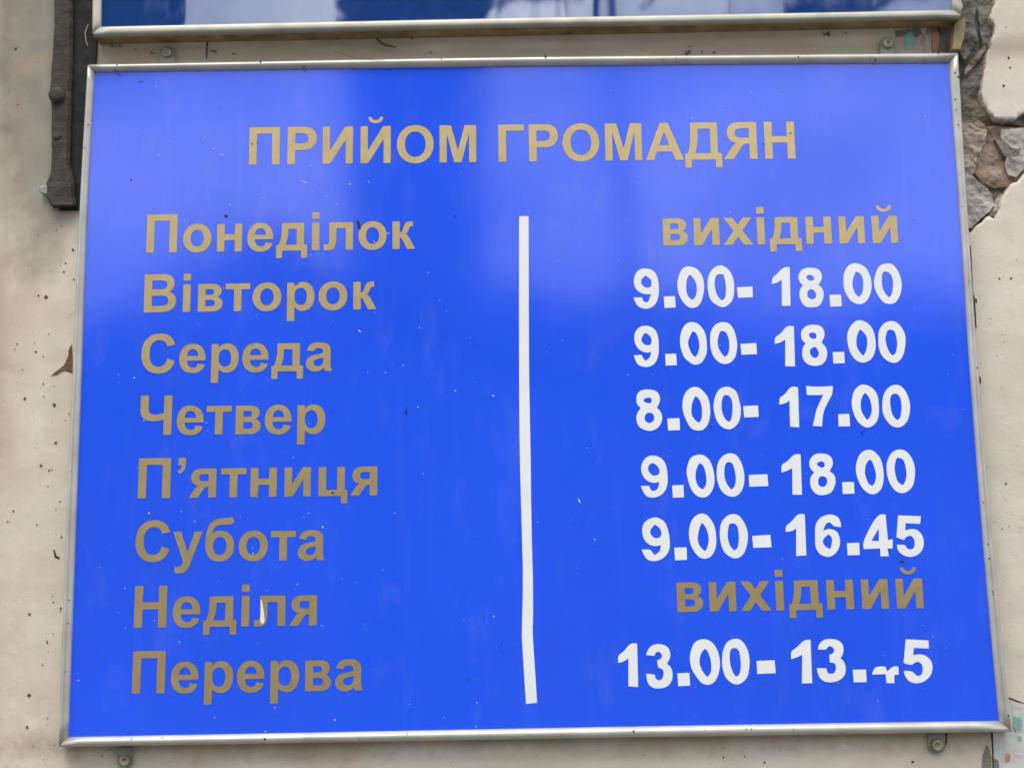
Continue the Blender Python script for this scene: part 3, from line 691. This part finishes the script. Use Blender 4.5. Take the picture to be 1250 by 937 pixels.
rows = {
 '9.00-18.00 in the row of Вівторок': [(B1,'9',677,420,800,612),(B1,'.',820,552,877,608),(B1,'0',883,410,1013,609),(B1,'o',1027,405,1160,607),(B1,'-',1170,507,1246,560),(B2,'1',47,412,137,600),(B2,'8',175,414,297,606),(B2,'.',322,545,380,602),(B2,'0',386,394,523,592),(B2,'o',534,394,667,593)],
 '9.00-18.00 in the row of Середа': [(B1,'9',678,692,801,889),(B1,'.',827,826,883,883),(B1,'0',896,675,1028,878),(B1,'o',1040,674,1174,878),(B1,'-',1187,776,1265,831),(B2,'1',60,693,158,886),(B2,'8',186,688,313,885),(B2,'.',338,817,395,873),(B2,'0',405,667,542,871),(B2,'o',553,670,686,872)],
 '8.00-17.00 in the row of Четвер': [(C1,'8',687,97,815,297),(C1,'.',838,235,898,294),(C1,'0',909,87,1042,295),(C1,'o',1058,83,1190,290),(C1,'-',1200,174,1272,232),(C2,'1',84,84,178,277),(C2,'7',212,82,338,275),(C2,'.',363,215,420,275),(C2,'0',426,74,560,280),(C2,'o',573,77,708,282)],
 '9.00-18.00 in the row of П’ятниця': [(C1,'9',710,411,841,614),(C1,'.',861,553,917,613),(C1,'0',928,406,1062,612),(C1,'o',1072,402,1206,612),(C1,'-',1225,502,1318,562),(C2,'1',93,405,190,599),(C2,'8',225,401,352,602),(C2,'.',382,538,441,596),(C2,'0',447,386,582,597),(C2,'o',594,382,731,593)],
 '9.00-16.45 in the row of Субота': [(C1,'9',716,706,850,916),(C1,'.',871,850,932,911),(C1,'0',939,690,1073,905),(C1,'o',1087,690,1223,904),(C1,'-',1243,791,1333,853),(C2,'1',113,690,212,891),(C2,'6',252,693,380,895),(C2,'.',405,828,466,888),(C2,'4',482,693,624,893),(C2,'5',640,697,773,897)],
 '13.00-13.45, its 4 torn away on top, in the row of Перерва': [(D1,'1',602,342,698,550),(D1,'3',734,346,864,558),(D1,'.',886,483,946,546),(D1,'0',945,320,1089,541),(D1,'o',1096,320,1232,542),(D1,'-',1262,423,1353,488),(D2,'1',138,323,240,531),(D2,'3',260,320,402,530),(D2,'.',433,466,500,528),(D2,'b',524,452,652,532),(D2,'5',676,324,813,536)],
}
rj = random.Random(5)
for lab, items in rows.items():
    root = bpy.data.objects.new('text_line', None); COL.objects.link(root); root['label'] = 'white figures ' + lab; root.empty_display_size = .02
    q0 = at(items[0][0][0] + items[0][2] / K, items[0][0][1] + items[0][5] / K, YB); root.location = q0 - Vector((0, YW, z0.z)); root.parent = sign
    for org, ch, x0, y0, x1, y1 in items:
        t_ = TPL[ch]; xs = [p[0] for p in t_[0]]; ys = [p[1] for p in t_[0]]
        bx0, bx1, by0, by1 = min(xs), max(xs), min(ys), max(ys)
        rings = []
        for r_ in t_:
            jj = .012 if ch not in '.-b' else .01
            pp = []
            for (px, py) in r_:
                u = (px - bx0) / (bx1 - bx0) + rj.gauss(0, jj); v_ = (py - by0) / (by1 - by0) + rj.gauss(0, jj * .6)
                u = min(1.01, max(-.01, u)); v_ = min(1.01, max(-.01, v_))
                pp.append((org[0] + (x0 + u * (x1 - x0)) / K, org[1] + (y0 + v_ * (y1 - y0)) / K))
            if r_ is t_[0]: pp = cut(pp) if ch not in '.-' else pp
            else:
                mx, my = sum(p[0] for p in pp) / len(pp), sum(p[1] for p in pp) / len(pp)
                pp = cut([(mx + (x - mx) * 1.07, my + (y - my) * 1.03) for x, y in pp], 1)
            rings.append([(x - q0.x, z - q0.z) for x, z in pxz(pp, YB)])
        nm = {'.': 'full_stop', '-': 'dash'}.get(ch, 'digit')
        o = link(nm, plate(nm, rings, -TH, TH), M_WHITE); o.parent = root
        if ch == 'b': o['label'] = 'lower remnant of a white figure 4'
# dividing strip, cut by hand
lft = [(633.8, 264), (633.6, 380), (633.8, 460), (634.2, 530), (635, 575), (636.8, 640), (638.3, 690), (638.3, 720), (637, 775), (638.4, 800), (640.3, 830), (642.2, 858.6)]
rgt = [(655.5, 857.2), (653.6, 825), (651.2, 790), (650.2, 770), (650.8, 745), (650.4, 700), (649.4, 670), (648.3, 610), (647.8, 560), (646.6, 500), (645.9, 460), (645.5, 380), (645.2, 264)]
under(link('divider_strip', plate('divider_strip', [pxz(lft + rgt, YB)], YB - TH, TH), M_WHITE), sign)
# scratch on the letter л and the little chips, scratches and marks of the film
def marks(name, polys, m, yo, kind='stuff', label=None):
    vs_, fs_ = [], []
    for p in polys:
        tm = plate('tmp', [pxz(p, YB)], YB - yo, .00012); k = len(vs_)
        vs_ += [tuple(v.co) for v in tm.vertices]; fs_ += [tuple(k + j for j in q.vertices) for q in tm.polygons]; bpy.data.meshes.remove(tm)
    o = under(link(name, from_py(name, vs_, fs_), m), sign)
    if kind: o['kind'] = kind
    if label: o['label'] = label
marks('scratch', [[(318.2, 732), (319.5, 731.5), (321.8, 744), (323.2, 757), (322, 760.5), (319, 761.5), (317.8, 757), (318.4, 745)]], M_CHIP, TH + .0002, None, 'pale scratch across the letter л of Неділя')
chips = [(380, 202.5, 2, .8, .3), (371, 222, 9, .6, .45), (427, 225, 3, .8, .3), (450, 222, 2.4, .8, .2), (412, 250, 2, .8, .2), (439, 404, 5, 1, .6), (512, 400, 2, .8, 0), (492, 446, 2, .8, 0),
         (471, 455, 2.2, .8, .1), (556, 477, 2.4, 1, .6), (510, 497, 2, .8, 0), (523, 333, 1.6, .7, 0), (474, 285, 4, .7, .6), (457, 295, 3, .7, 1), (379, 311, 2, .7, .2), (250, 168, 2, .8, .2), (271, 189, 4, .9, .4), (194, 189, 2.5, .7, .2), (261, 182, 2, .7, .1),
         (517, 578, 1.6, .7, 0), (482, 626, 1.8, .8, 0), (377, 626, 1.6, .7, 0), (394, 643, 3, 1, 1), (182, 626, 3.2, 1, .9), (238, 636, 2, .8, 0), (358, 558, 1.4, .7, 0), (707, 611, 7, 1.1, 1.1), (726, 658, 2.4, .8, .8), (602, 483, 3, .9, .7),
         (603, 752, 3, .9, .7), (409, 878, 2.6, 1, .2), (324, 892, 2.2, .8, 0), (363, 713, 2, .9, .1), (500, 859, 1.4, .7, 0), (581, 886, 2.4, .8, 1.3), (582, 857, 1.6, .7, .5), (96, 830, 2.4, .9, 0), (336, 863, 2, .8, 0), (542, 875, 1.2, .6, 0),
         (219, 783, 4, .5, 1.4), (262, 875, 1.4, .7, 0), (164, 461, 3, .8, .1), (224, 520, 1.6, .7, 0), (252, 516, 1.8, .7, 0), (176, 513, 2, .7, .8), (281, 250, 1.6, .7, 0), (225, 270, 1.4, .7, 0), (309, 675, 2, .9, 0)]
def sliver(x, y, l, w_, a):
    c, s_ = math.cos(a), math.sin(a); h = l / 2
    return [(x + c * u - s_ * v, y + s_ * u + c * v) for u, v in ((-h, 0), (-h * .4, w_ * .55), (h * .6, w_ * .5), (h, 0), (h * .5, -w_ * .45), (-h * .5, -w_ * .5))]
marks('paint_chip', [sliver(x, y, l, w_, a) for x, y, l, w_, a in chips], M_CHIP, TH + .0002)
rk = random.Random(3)
marks('dust_grain', [sliver(rk.uniform(120, 1200), rk.uniform(95, 870), rk.uniform(.6, 1.3), rk.uniform(.4, .8), rk.uniform(0, 3)) for k in range(140)], M_CHIP, .0002)
marks('dirt_spot', [sliver(308, 176, 3, 1.6, 1.3), sliver(314, 175, 2.5, 1.2, .8), sliver(437.5, 273, 9, 3.4, 1.2), sliver(439, 278, 5, 3, .9), sliver(495.5, 503.5, 3.5, 3, 1.5), sliver(496, 499, 7, .8, 1.55),
                    sliver(363, 347, 4, 1.4, .1), sliver(308, 421, 4, .8, 1.5), sliver(406, 601.5, 3.5, 2.2, 0), sliver(160, 220, 2, 1.6, 0), sliver(556, 264, 3, 1.6, .2), sliver(276, 264, 5, 3, .2),
                    sliver(269, 132, 5, .5, 1), sliver(172, 100, 9, .5, -.3), sliver(1101, 685, 6, 3, .2), sliver(1055, 525, 1.5, 1.2, 0), sliver(1022, 490, 2, 1.4, 0), sliver(868, 521, 3, 2, .3), sliver(1052, 528, 3, 2.4, .3),
                    sliver(970, 265, 3, .8, 1.5), sliver(1016, 504, 2, 2, 0), sliver(932, 176, 2, 1.4, 0), sliver(965, 163, 3, 1.6, 1)], M_BLACK, TH + .0002)
# scuffs of dirt clinging to the frame
def rail_marks():
    pl = []; rq = random.Random(8)
    for k in range(46):
        s_ = rq.choice('tbrl'); t_ = rq.random()
        O_, I_ = {'t': (O_T, I_T), 'b': (O_B, I_B), 'r': (O_R, I_R), 'l': (O_L, I_L)}[s_]
        i = int(t_ * (len(O_) - 1)); f = rq.uniform(.15, .8)
        x = O_[i][0] * (1 - f) + I_[i][0] * f + rq.uniform(-12, 12) * (s_ in 'tb'); y = O_[i][1] * (1 - f) + I_[i][1] * f + rq.uniform(-12, 12) * (s_ in 'rl')
        if s_ in 'tb' and not 125 < x < 1150: continue
        pl.append((sliver(x, y, rq.uniform(.9, 3.2), rq.uniform(.6, 1.4), rq.uniform(0, 3)), 0))
    pl += [(sliver(1166, 89, 2.4, 1.8, .2), 0), (sliver(1170, 94, 2.6, 2, .4), 0), (sliver(318, 75.5, 4, 1.8, 1.5), 0), (sliver(666, 69.5, 6, 1.6, 1.2), 0), (sliver(1069, 73, 5, 1.2, 1), 0),
           (sliver(371, 82, 5, 2, 2.6), 0), (sliver(142, 86.5, 8, 1.6, .3), 0), (sliver(773.5, 892, 5, 1.6, 1.3), 0), (sliver(323, 901, 3, 2, .3), 0)]
    vs_, fs_ = [], []
    for p, _ in pl:
        tm = plate('tmp', [pxz(p, -.0001)], -.0001, .0004); k = len(vs_)
        vs_ += [tuple(v.co) for v in tm.vertices]; fs_ += [tuple(k + j for j in q.vertices) for q in tm.polygons]; bpy.data.meshes.remove(tm)
    o = under(link('frame_speck', from_py('frame_speck', vs_, fs_), M_BLACK), sign); o['kind'] = 'stuff'
rail_marks()

def tab(px, py, up, r, seedlab, m_screw=M_STEEL):
    """sheet-metal ear of the frame with the screw that holds it to the wall"""
    y = YW - .003
    w_ = r * 1.25; s_ = 1 if up else -1
    ring_ = [(px - w_, py + s_ * 16), (px + w_, py + s_ * 16)] + [(px + w_ * math.cos(a), py - s_ * w_ * math.sin(a)) for a in [k * math.pi / 8 for k in range(9)]]
    o = under(link('mounting_tab', plate('mounting_tab', [pxz(ring_, y)], y, .0015), M_TAB), sign)
    o['label'] = seedlab
    rm = (at(px + r, py, y) - at(px, py, y)).length
    s = dome('screw', px, py, y - .0002, rm * .86, .0032, m_screw, None, hole=True)
    s.parent = o
tab(204, 65, True, 7.4, 'ear above the left end of the frame')
tab(1083.5, 54, True, 7.0, 'ear above the right end of the frame')
tab(152.5, 928, False, 7.5, 'ear below the left end of the frame')
tab(1143.5, 909, False, 8.4, 'ear below the right end of the frame')

# ---- the upper sign
YU = -.006
z1 = at(640, 30, YW)
up = thing('upper_sign', 'dark blue glossy sign mirroring sky and branches, cut off by the top edge', 'sign', (0, YW, z1.z))
UO_B = refine([(112, 42.2), (280, 38.2), (600, 31), (930, 25), (1174.5, 19.5)]); UI_B = refine([(122.6, 31.8), (280, 28.4), (600, 21.8), (930, 15.8), (1163, 11.4)])
TOPY = -330
UO_L = refine([(112, 42.2), (113.5, -60), (120, TOPY)]); UI_L = refine([(122.6, 31.8), (124, -60), (130, TOPY + 10)])
UO_R = refine([(1174.5, 19.5), (1167, -90), (1150, TOPY - 15)]); UI_R = refine([(1163, 11.4), (1156, -90), (1140, TOPY - 5)])
UO_T = refine([(120, TOPY), (600, TOPY - 8), (1150, TOPY - 15)]); UI_T = refine([(130, TOPY + 10), (600, TOPY + 2), (1140, TOPY - 5)])
PROF2 = [(0, .008), (0, .0016), (.06, .0006), (.14, 0), (.3, -.0002), (.7, 0), (.9, .0006), (1, .002), (1, .006), (.5, .008)]
for o_, i_ in ((UO_B, UI_B), (UO_L, UI_L), (UO_R, UI_R), (UO_T, UI_T)): rail('frame_rail', o_, i_, PROF2, M_ALU2, up, YU)
rg = [at(118, 34, YU), at(1168, 14, YU), at(1146, TOPY - 8, YU), at(125, TOPY + 5, YU)]
under(link('panel', plate('panel', [[(p.x, p.z) for p in rg]], YU + .003, .004), M_NAVY), up)
def boxpts(a, b, c, d, y0, y1): return plate('backing_board', [[(p.x, p.z) for p in (a, b, c, d)]], y0, y1 - y0)
rg = [at(113, 41, YU), at(1173.5, 20, YU), at(1150, TOPY - 12, YU), at(121, TOPY + 2, YU)]
under(link('backing_board', boxpts(*rg, YU + .0083, YW - .0005), M_WOOD), up)
under(link('side_batten', plate('side_batten', [ragged(pxz([(1166, 28), (1179, 20), (1177, 45), (1172, 60), (1163, 60)], .004), .0003, .003, 3)], .004, .012), M_WOOD), up)
# rubbish caught between the signs
def tube(name, pts_, r, m):
    cv = bpy.data.curves.new(name, 'CURVE'); cv.dimensions = '3D'; cv.bevel_depth = r; cv.bevel_resolution = 1
    s_ = cv.splines.new('POLY'); s_.points.add(len(pts_) - 1)
    for i, p in enumerate(pts_): s_.points[i].co = (*p, 1); s_.points[i].radius = 1 - .5 * i / len(pts_)
    tmp = bpy.data.objects.new('t', cv); COL.objects.link(tmp)
    me = bpy.data.meshes.new_from_object(tmp.evaluated_get(bpy.context.evaluated_depsgraph_get()))
    bpy.data.objects.remove(tmp); me.name = name
    o = link(name, None) if False else bpy.data.objects.new(name, me); COL.objects.link(o); me.materials.clear(); me.materials.append(m); return o
tw = tube('twig', [at(460, 47, .012), at(464, 52, .012), at(472, 56, .011), at(480, 57, .011), at(483, 58.5, .010)], .0012, M_TWIG)
tw['label'] = 'short dark twig caught between the two signs'; tw['category'] = 'twig'
tw = tube('straw', [at(108, 30, .008), at(104, 40, .008), at(105, 50, .008), at(107, 56, .008)], .0007, plain('dry_straw', (.34, .30, .19), .8))
tw['label'] = 'pale dry straw hanging beside the upper sign\'s left corner'; tw['category'] = 'straw'
tf = tube('hair', [at(408, 62, .010), at(430, 70, .002), at(452, 73, 0), at(470, 74, -.001)], .00022, M_TWIG)
tf['label'] = 'thin dark fibre lying along the top of the silver frame'; tf['category'] = 'fibre'
vs_, fs_ = [], []
rq = random.Random(21)
for k in range(16):
    x = rq.uniform(120, 1080); y = rq.choice([rq.uniform(48, 58), rq.uniform(60, 72)]) - (x - 120) * .012; 
    for cl in range(rq.choice((1, 1, 2, 4))):
        tm = plate('tmp', [pxz(sliver(x + rq.uniform(-7, 7), y + rq.uniform(-3, 3), rq.uniform(1, 5), rq.uniform(.6, 1.6), rq.uniform(-.6, .6)), YW - .002)], YW - .002, .001); kk = len(vs_)
        vs_ += [tuple(v.co) for v in tm.vertices]; fs_ += [tuple(kk + j for j in q.vertices) for q in tm.polygons]; bpy.data.meshes.remove(tm)
o = under(link('grit', from_py('grit', vs_, fs_), M_TWIG), wall); o['kind'] = 'stuff'

# ------------------------------------------------------------------ what the glossy sheets mirror: ground, a house across the way, a tree
GZ = -2.0
M_GROUND = plain('grey_asphalt', (.13, .125, .12), .95, 0, .25, 3)
gr = link('ground', from_py('ground', quad(0, 0, 0, 0, 0) and [(-150, -300, GZ), (150, -300, GZ), (150, 1, GZ), (-150, 1, GZ)], [(0, 1, 2, 3)]), M_GROUND); gr['kind'] = 'structure'
def away(px, py, dist):
    """where the sheet at y = YB mirrors this point of the photograph, dist metres out from the wall"""
    d = MW.transposed() @ Vector(((px - 625) / FPX, (py - 468.5) / FPX, 1))
    m_ = Vector((CPOS.x, 2 * YB - CPOS.y, CPOS.z)); d = Vector((d.x, -d.y, d.z))
    return m_ + d * ((-dist - m_.y) / d.y)
M_LEAF = plain('evergreen_leaf', (.035, .06, .025), .8, 0, .4, 2)
M_BARK = plain('dark_bark', (.07, .055, .04), .9, 0, .3, 6, .5, 30)
M_HOUSE = plain('house_render', (.24, .22, .19), .9, 0, .1, 1.5)
M_ROOF = plain('slate_roof', (.09, .085, .08), .85, 0, .2, 4)
M_GLASS = plain('window_glass', (.03, .035, .04), .1, 0, .1, 2)
M_FRAMEW = plain('window_frame_paint', (.6, .6, .58), .6)
def box(name, x0, x1, y0, y1, z0_, z1_, m, parent=None):
    v = [(x, y, z) for x in (x0, x1) for y in (y0, y1) for z in (z0_, z1_)]
    f = [(0, 1, 3, 2), (4, 6, 7, 5), (0, 4, 5, 1), (2, 3, 7, 6), (0, 2, 6, 4), (1, 5, 7, 3)]
    o = link(name, from_py(name, v, f), m)
    if parent: under(o, parent)
    return o
# low house across the street
HD = 20.0
ztop = away(620, 395, HD).z
hs = thing('house', 'low grey house across the street, mirrored softly in the lower half of the blue sign', 'house', (0, -HD - 4, GZ))
box('wall', -16, 14, -HD - 8, -HD, GZ, ztop - .5, M_HOUSE, hs)
rfv = [(-16.4, -HD + .4, ztop - .5), (14.4, -HD + .4, ztop - .5), (14.4, -HD - 4, ztop + 1.1), (-16.4, -HD - 4, ztop + 1.1), (-16.4, -HD - 8.4, ztop - .5), (14.4, -HD - 8.4, ztop - .5)]
under(link('roof', from_py('roof', rfv, [(0, 1, 2, 3), (3, 2, 5, 4), (0, 3, 4), (1, 5, 2), (0, 4, 5, 1)]), M_ROOF), hs)
wf = box('window', -.65, .65, -.05, .04, -.75, .75, M_FRAMEW); wg = box('pane', -.57, .57, .04, .05, -.67, .67, M_GLASS); wg.parent = wf
wf.parent = hs
for i in range(9):
    a = wf if i == 0 else wf.copy(); 
    if i: COL.objects.link(a); b_ = wg.copy(); COL.objects.link(b_); b_.parent = a
    a.location = (-13.5 + i * 3.1, 4.05, 2.0)
# trees and added foliage
def leaf_blob(vs_, fs_, c, rad, n, size, rnd):
    for k in range(n):
        while True:
            p = Vector((rnd.uniform(-1, 1), rnd.uniform(-1, 1), rnd.uniform(-1, 1)))
            if p.length < 1: break
        q = Vector((c[0] + p.x * rad[0], c[1] + p.y * rad[1], c[2] + p.z * rad[2]))
        u = Vector((rnd.gauss(0, 1), rnd.gauss(0, 1), rnd.gauss(0, 1))).normalized(); v = u.cross(Vector((rnd.gauss(0, 1), rnd.gauss(0, 1), rnd.gauss(0, 1)))).normalized()
        s = size * rnd.uniform(.6, 1.4); k0 = len(vs_)
        vs_ += [tuple(q + u * s), tuple(q + v * s * .5), tuple(q - u * s), tuple(q - v * s * .5)]; fs_.append((k0, k0 + 1, k0 + 2, k0 + 3))
def limb(vs_, fs_, pts_, r0, r1, seg=6):
    n = len(pts_); base = len(vs_)
    for i, p in enumerate(pts_):
        t = (pts_[min(i + 1, n - 1)] - pts_[max(i - 1, 0)]).normalized(); u = t.orthogonal().normalized(); v = t.cross(u); r_ = r0 + (r1 - r0) * i / (n - 1)
        for j in range(seg):
            a = j * 2 * math.pi / seg; vs_.append(tuple(p + (u * math.cos(a) + v * math.sin(a)) * r_))
    for i in range(n - 1):
        for j in range(seg):
            a = base + i * seg + j; b = base + i * seg + (j + 1) % seg; fs_.append((a, b, b + seg, a + seg))
def mesh_raw(name, vs_, fs_, m, parent):
    me = bpy.data.meshes.new(name); me.from_pydata(vs_, [], fs_); o = link(name, me, m); under(o, parent); return o
rt = random.Random(17)
TD = 14.0
# evergreen column: the dark upright band left of the middle
pl_, pr_ = away(424, 200, TD), away(590, 200, TD); ql_, qr_ = away(424, 15, TD), away(602, 15, TD)
cxx = (pl_.x + pr_.x) / 2; hw = (pr_.x - pl_.x) / 2; topz = away(500, -250, TD).z
tr = thing('evergreen_tree', 'tall slim evergreen, mirrored as the dark upright band above the divider\'s left', 'tree', (cxx, -TD, GZ))
v1, f1 = [], []; limb(v1, f1, [Vector((cxx + .05 * math.sin(i), -TD, GZ + i * 1.3)) for i in range(int((topz - GZ) / 1.3))], .22, .05, 10); mesh_raw('trunk', v1, f1, M_BARK, tr)
v1, f1 = [], []
z = GZ + .8
while z < topz:
    wdt = hw * (1.0 + .13 * noise.noise(Vector((z * .9, 0, 0)))) * min(1, (topz - z) / 2.5 + .15)
    tt = max(0, min(1.2, (z - pl_.z) / (ql_.z - pl_.z))); cz_ = cxx + ((ql_.x + qr_.x) / 2 - cxx) * tt
    leaf_blob(v1, f1, (cz_ + rt.uniform(-.06, .06), -TD, z), (wdt * (1 + .1 * tt), wdt, .5), 900, .11, rt); z += .33
mesh_raw('crown', v1, f1, M_LEAF, tr)
# bare tree with hanging twigs, right of the middle
BD = 9.0
b0 = away(690, 300, BD)
bt = thing('bare_tree', 'bare tree with hanging twigs, mirrored in the upper sign right of its middle', 'tree', (b0.x, -BD, GZ))
v1, f1 = [], []
hz = away(690, -60, BD).z
limb(v1, f1, [Vector((b0.x + .5 + .12 * math.sin(i * .8), -BD - .6 + .05 * i, GZ + (hz + 3 - GZ) * i / 8)) for i in range(9)], .10, .05, 8)
mesh_raw('trunk', v1, f1, M_BARK, bt)
v1, f1 = [], []
for k in range(60):
    pxs = rt.choice([rt.gauss(612, 12), rt.gauss(680, 16), rt.uniform(600, 780), rt.uniform(760, 1150)]); far = pxs > 770
    top_ = away(pxs + rt.uniform(-40, 40), rt.uniform(-200, -90), BD); end = away(pxs, rt.uniform(-30, 40) if not far else rt.uniform(-60, 15), BD)
    y_ = rt.uniform(-.5, .5); n_ = 7; w1 = rt.uniform(-.1, .1)
    limb(v1, f1, [Vector((top_.x + (end.x - top_.x) * (i / n_) ** .5 + w1 * math.sin(i * 1.1) * .5, -BD + y_, top_.z + (end.z - top_.z) * i / n_)) for i in range(n_ + 1)], .014, .005, 4)
p_ = [away(x, y, BD) for x, y in [(930, -60), (980, -10), (1010, 6), (1050, 10), (1078, 4), (1120, -20)]]
limb(v1, f1, p_, .02, .05, 6)
p_ = [away(x, y, BD) for x, y in [(778, 14), (800, 8), (830, -6), (870, -40), (880, -120)]]
limb(v1, f1, p_, .012, .03, 6)
mesh_raw('limb', v1, f1, M_BARK, bt)
v1, f1 = [], []
for c_, r_ in (((1010, 3), .18), ((1060, -8), .22), ((985, 12), .08), ((620, -12), .20), ((672, -14), .22), ((700, -30), .2)):
    q = away(*c_, BD); leaf_blob(v1, f1, q, (r_ * 1.8, .2, r_ * .35), 220, .03, rt)
mesh_raw('dead_leaves', v1, f1, M_LEAF, bt)['kind'] = 'stuff'
# unseen leafy crown far left, added to darken the upper sign's mirrored end
q = away(150, -90, 12)
lt = thing('added_leafy_tree', 'unseen leafy tree added to darken the mirrored left end of the upper sign', 'tree', (q.x - 1.2, -12, GZ))
v1, f1 = [], []; limb(v1, f1, [Vector((q.x - 1.9, -12, GZ + i * 1.0)) for i in range(8)], .16, .09, 10); mesh_raw('trunk', v1, f1, M_BARK, lt)  # trunk of the added unseen tree
v1, f1 = [], []
e = away(214, 10, 12)
for k in range(40):
    rr = rt.uniform(.5, .8); zz = rt.uniform(e.z + rr * .7 - .4, e.z + 3.2) if k % 2 else e.z + rr * .7 - .4
    leaf_blob(v1, f1, (rt.uniform(e.x - 3.5, e.x - rr), -12 + rt.uniform(-1, 1), zz), (rr, rr, rr * .7), 500, .08, rt)
mesh_raw('crown', v1, f1, M_LEAF, lt)  # crown of the added unseen tree
# ragged foliage before the house, added unseen to soften the mirrored roofline
HG = 17.0
hq = away(620, 420, HG)
hd = thing('added_hedge', 'unseen ragged foliage added before the grey house to soften the edge mirrored across the blue sign', 'added_hedge', (0, -HG, GZ))
v1, f1 = [], []
for k in range(900):
    x = rt.uniform(-9, 9)
    tp = away(640, 345, HG).z + 1.7 * noise.noise(Vector((x * .42, 3.3, 0))) - .25 + .6 * noise.noise(Vector((x * 1.6, 1.3, 0)))
    if 1.2 < x < 2.6: tp -= .4
    zz = tp - abs(rt.gauss(0, .9)) - .1
    leaf_blob(v1, f1, (x, -HG + rt.uniform(-.5, .5), max(GZ + .3, zz)), (.42, .4, .34), 34, .085, rt)
mesh_raw('added_foliage', v1, f1, M_LEAF, hd)
v1, f1 = [], []
for i in range(30): limb(v1, f1, [Vector((-9 + i * .62, -HG, GZ)), Vector((-9 + i * .62 + rt.uniform(-.2, .2), -HG, hq.z - .4))], .05, .03, 5)
mesh_raw('added_stem', v1, f1, M_BARK, hd)['kind'] = 'stuff'
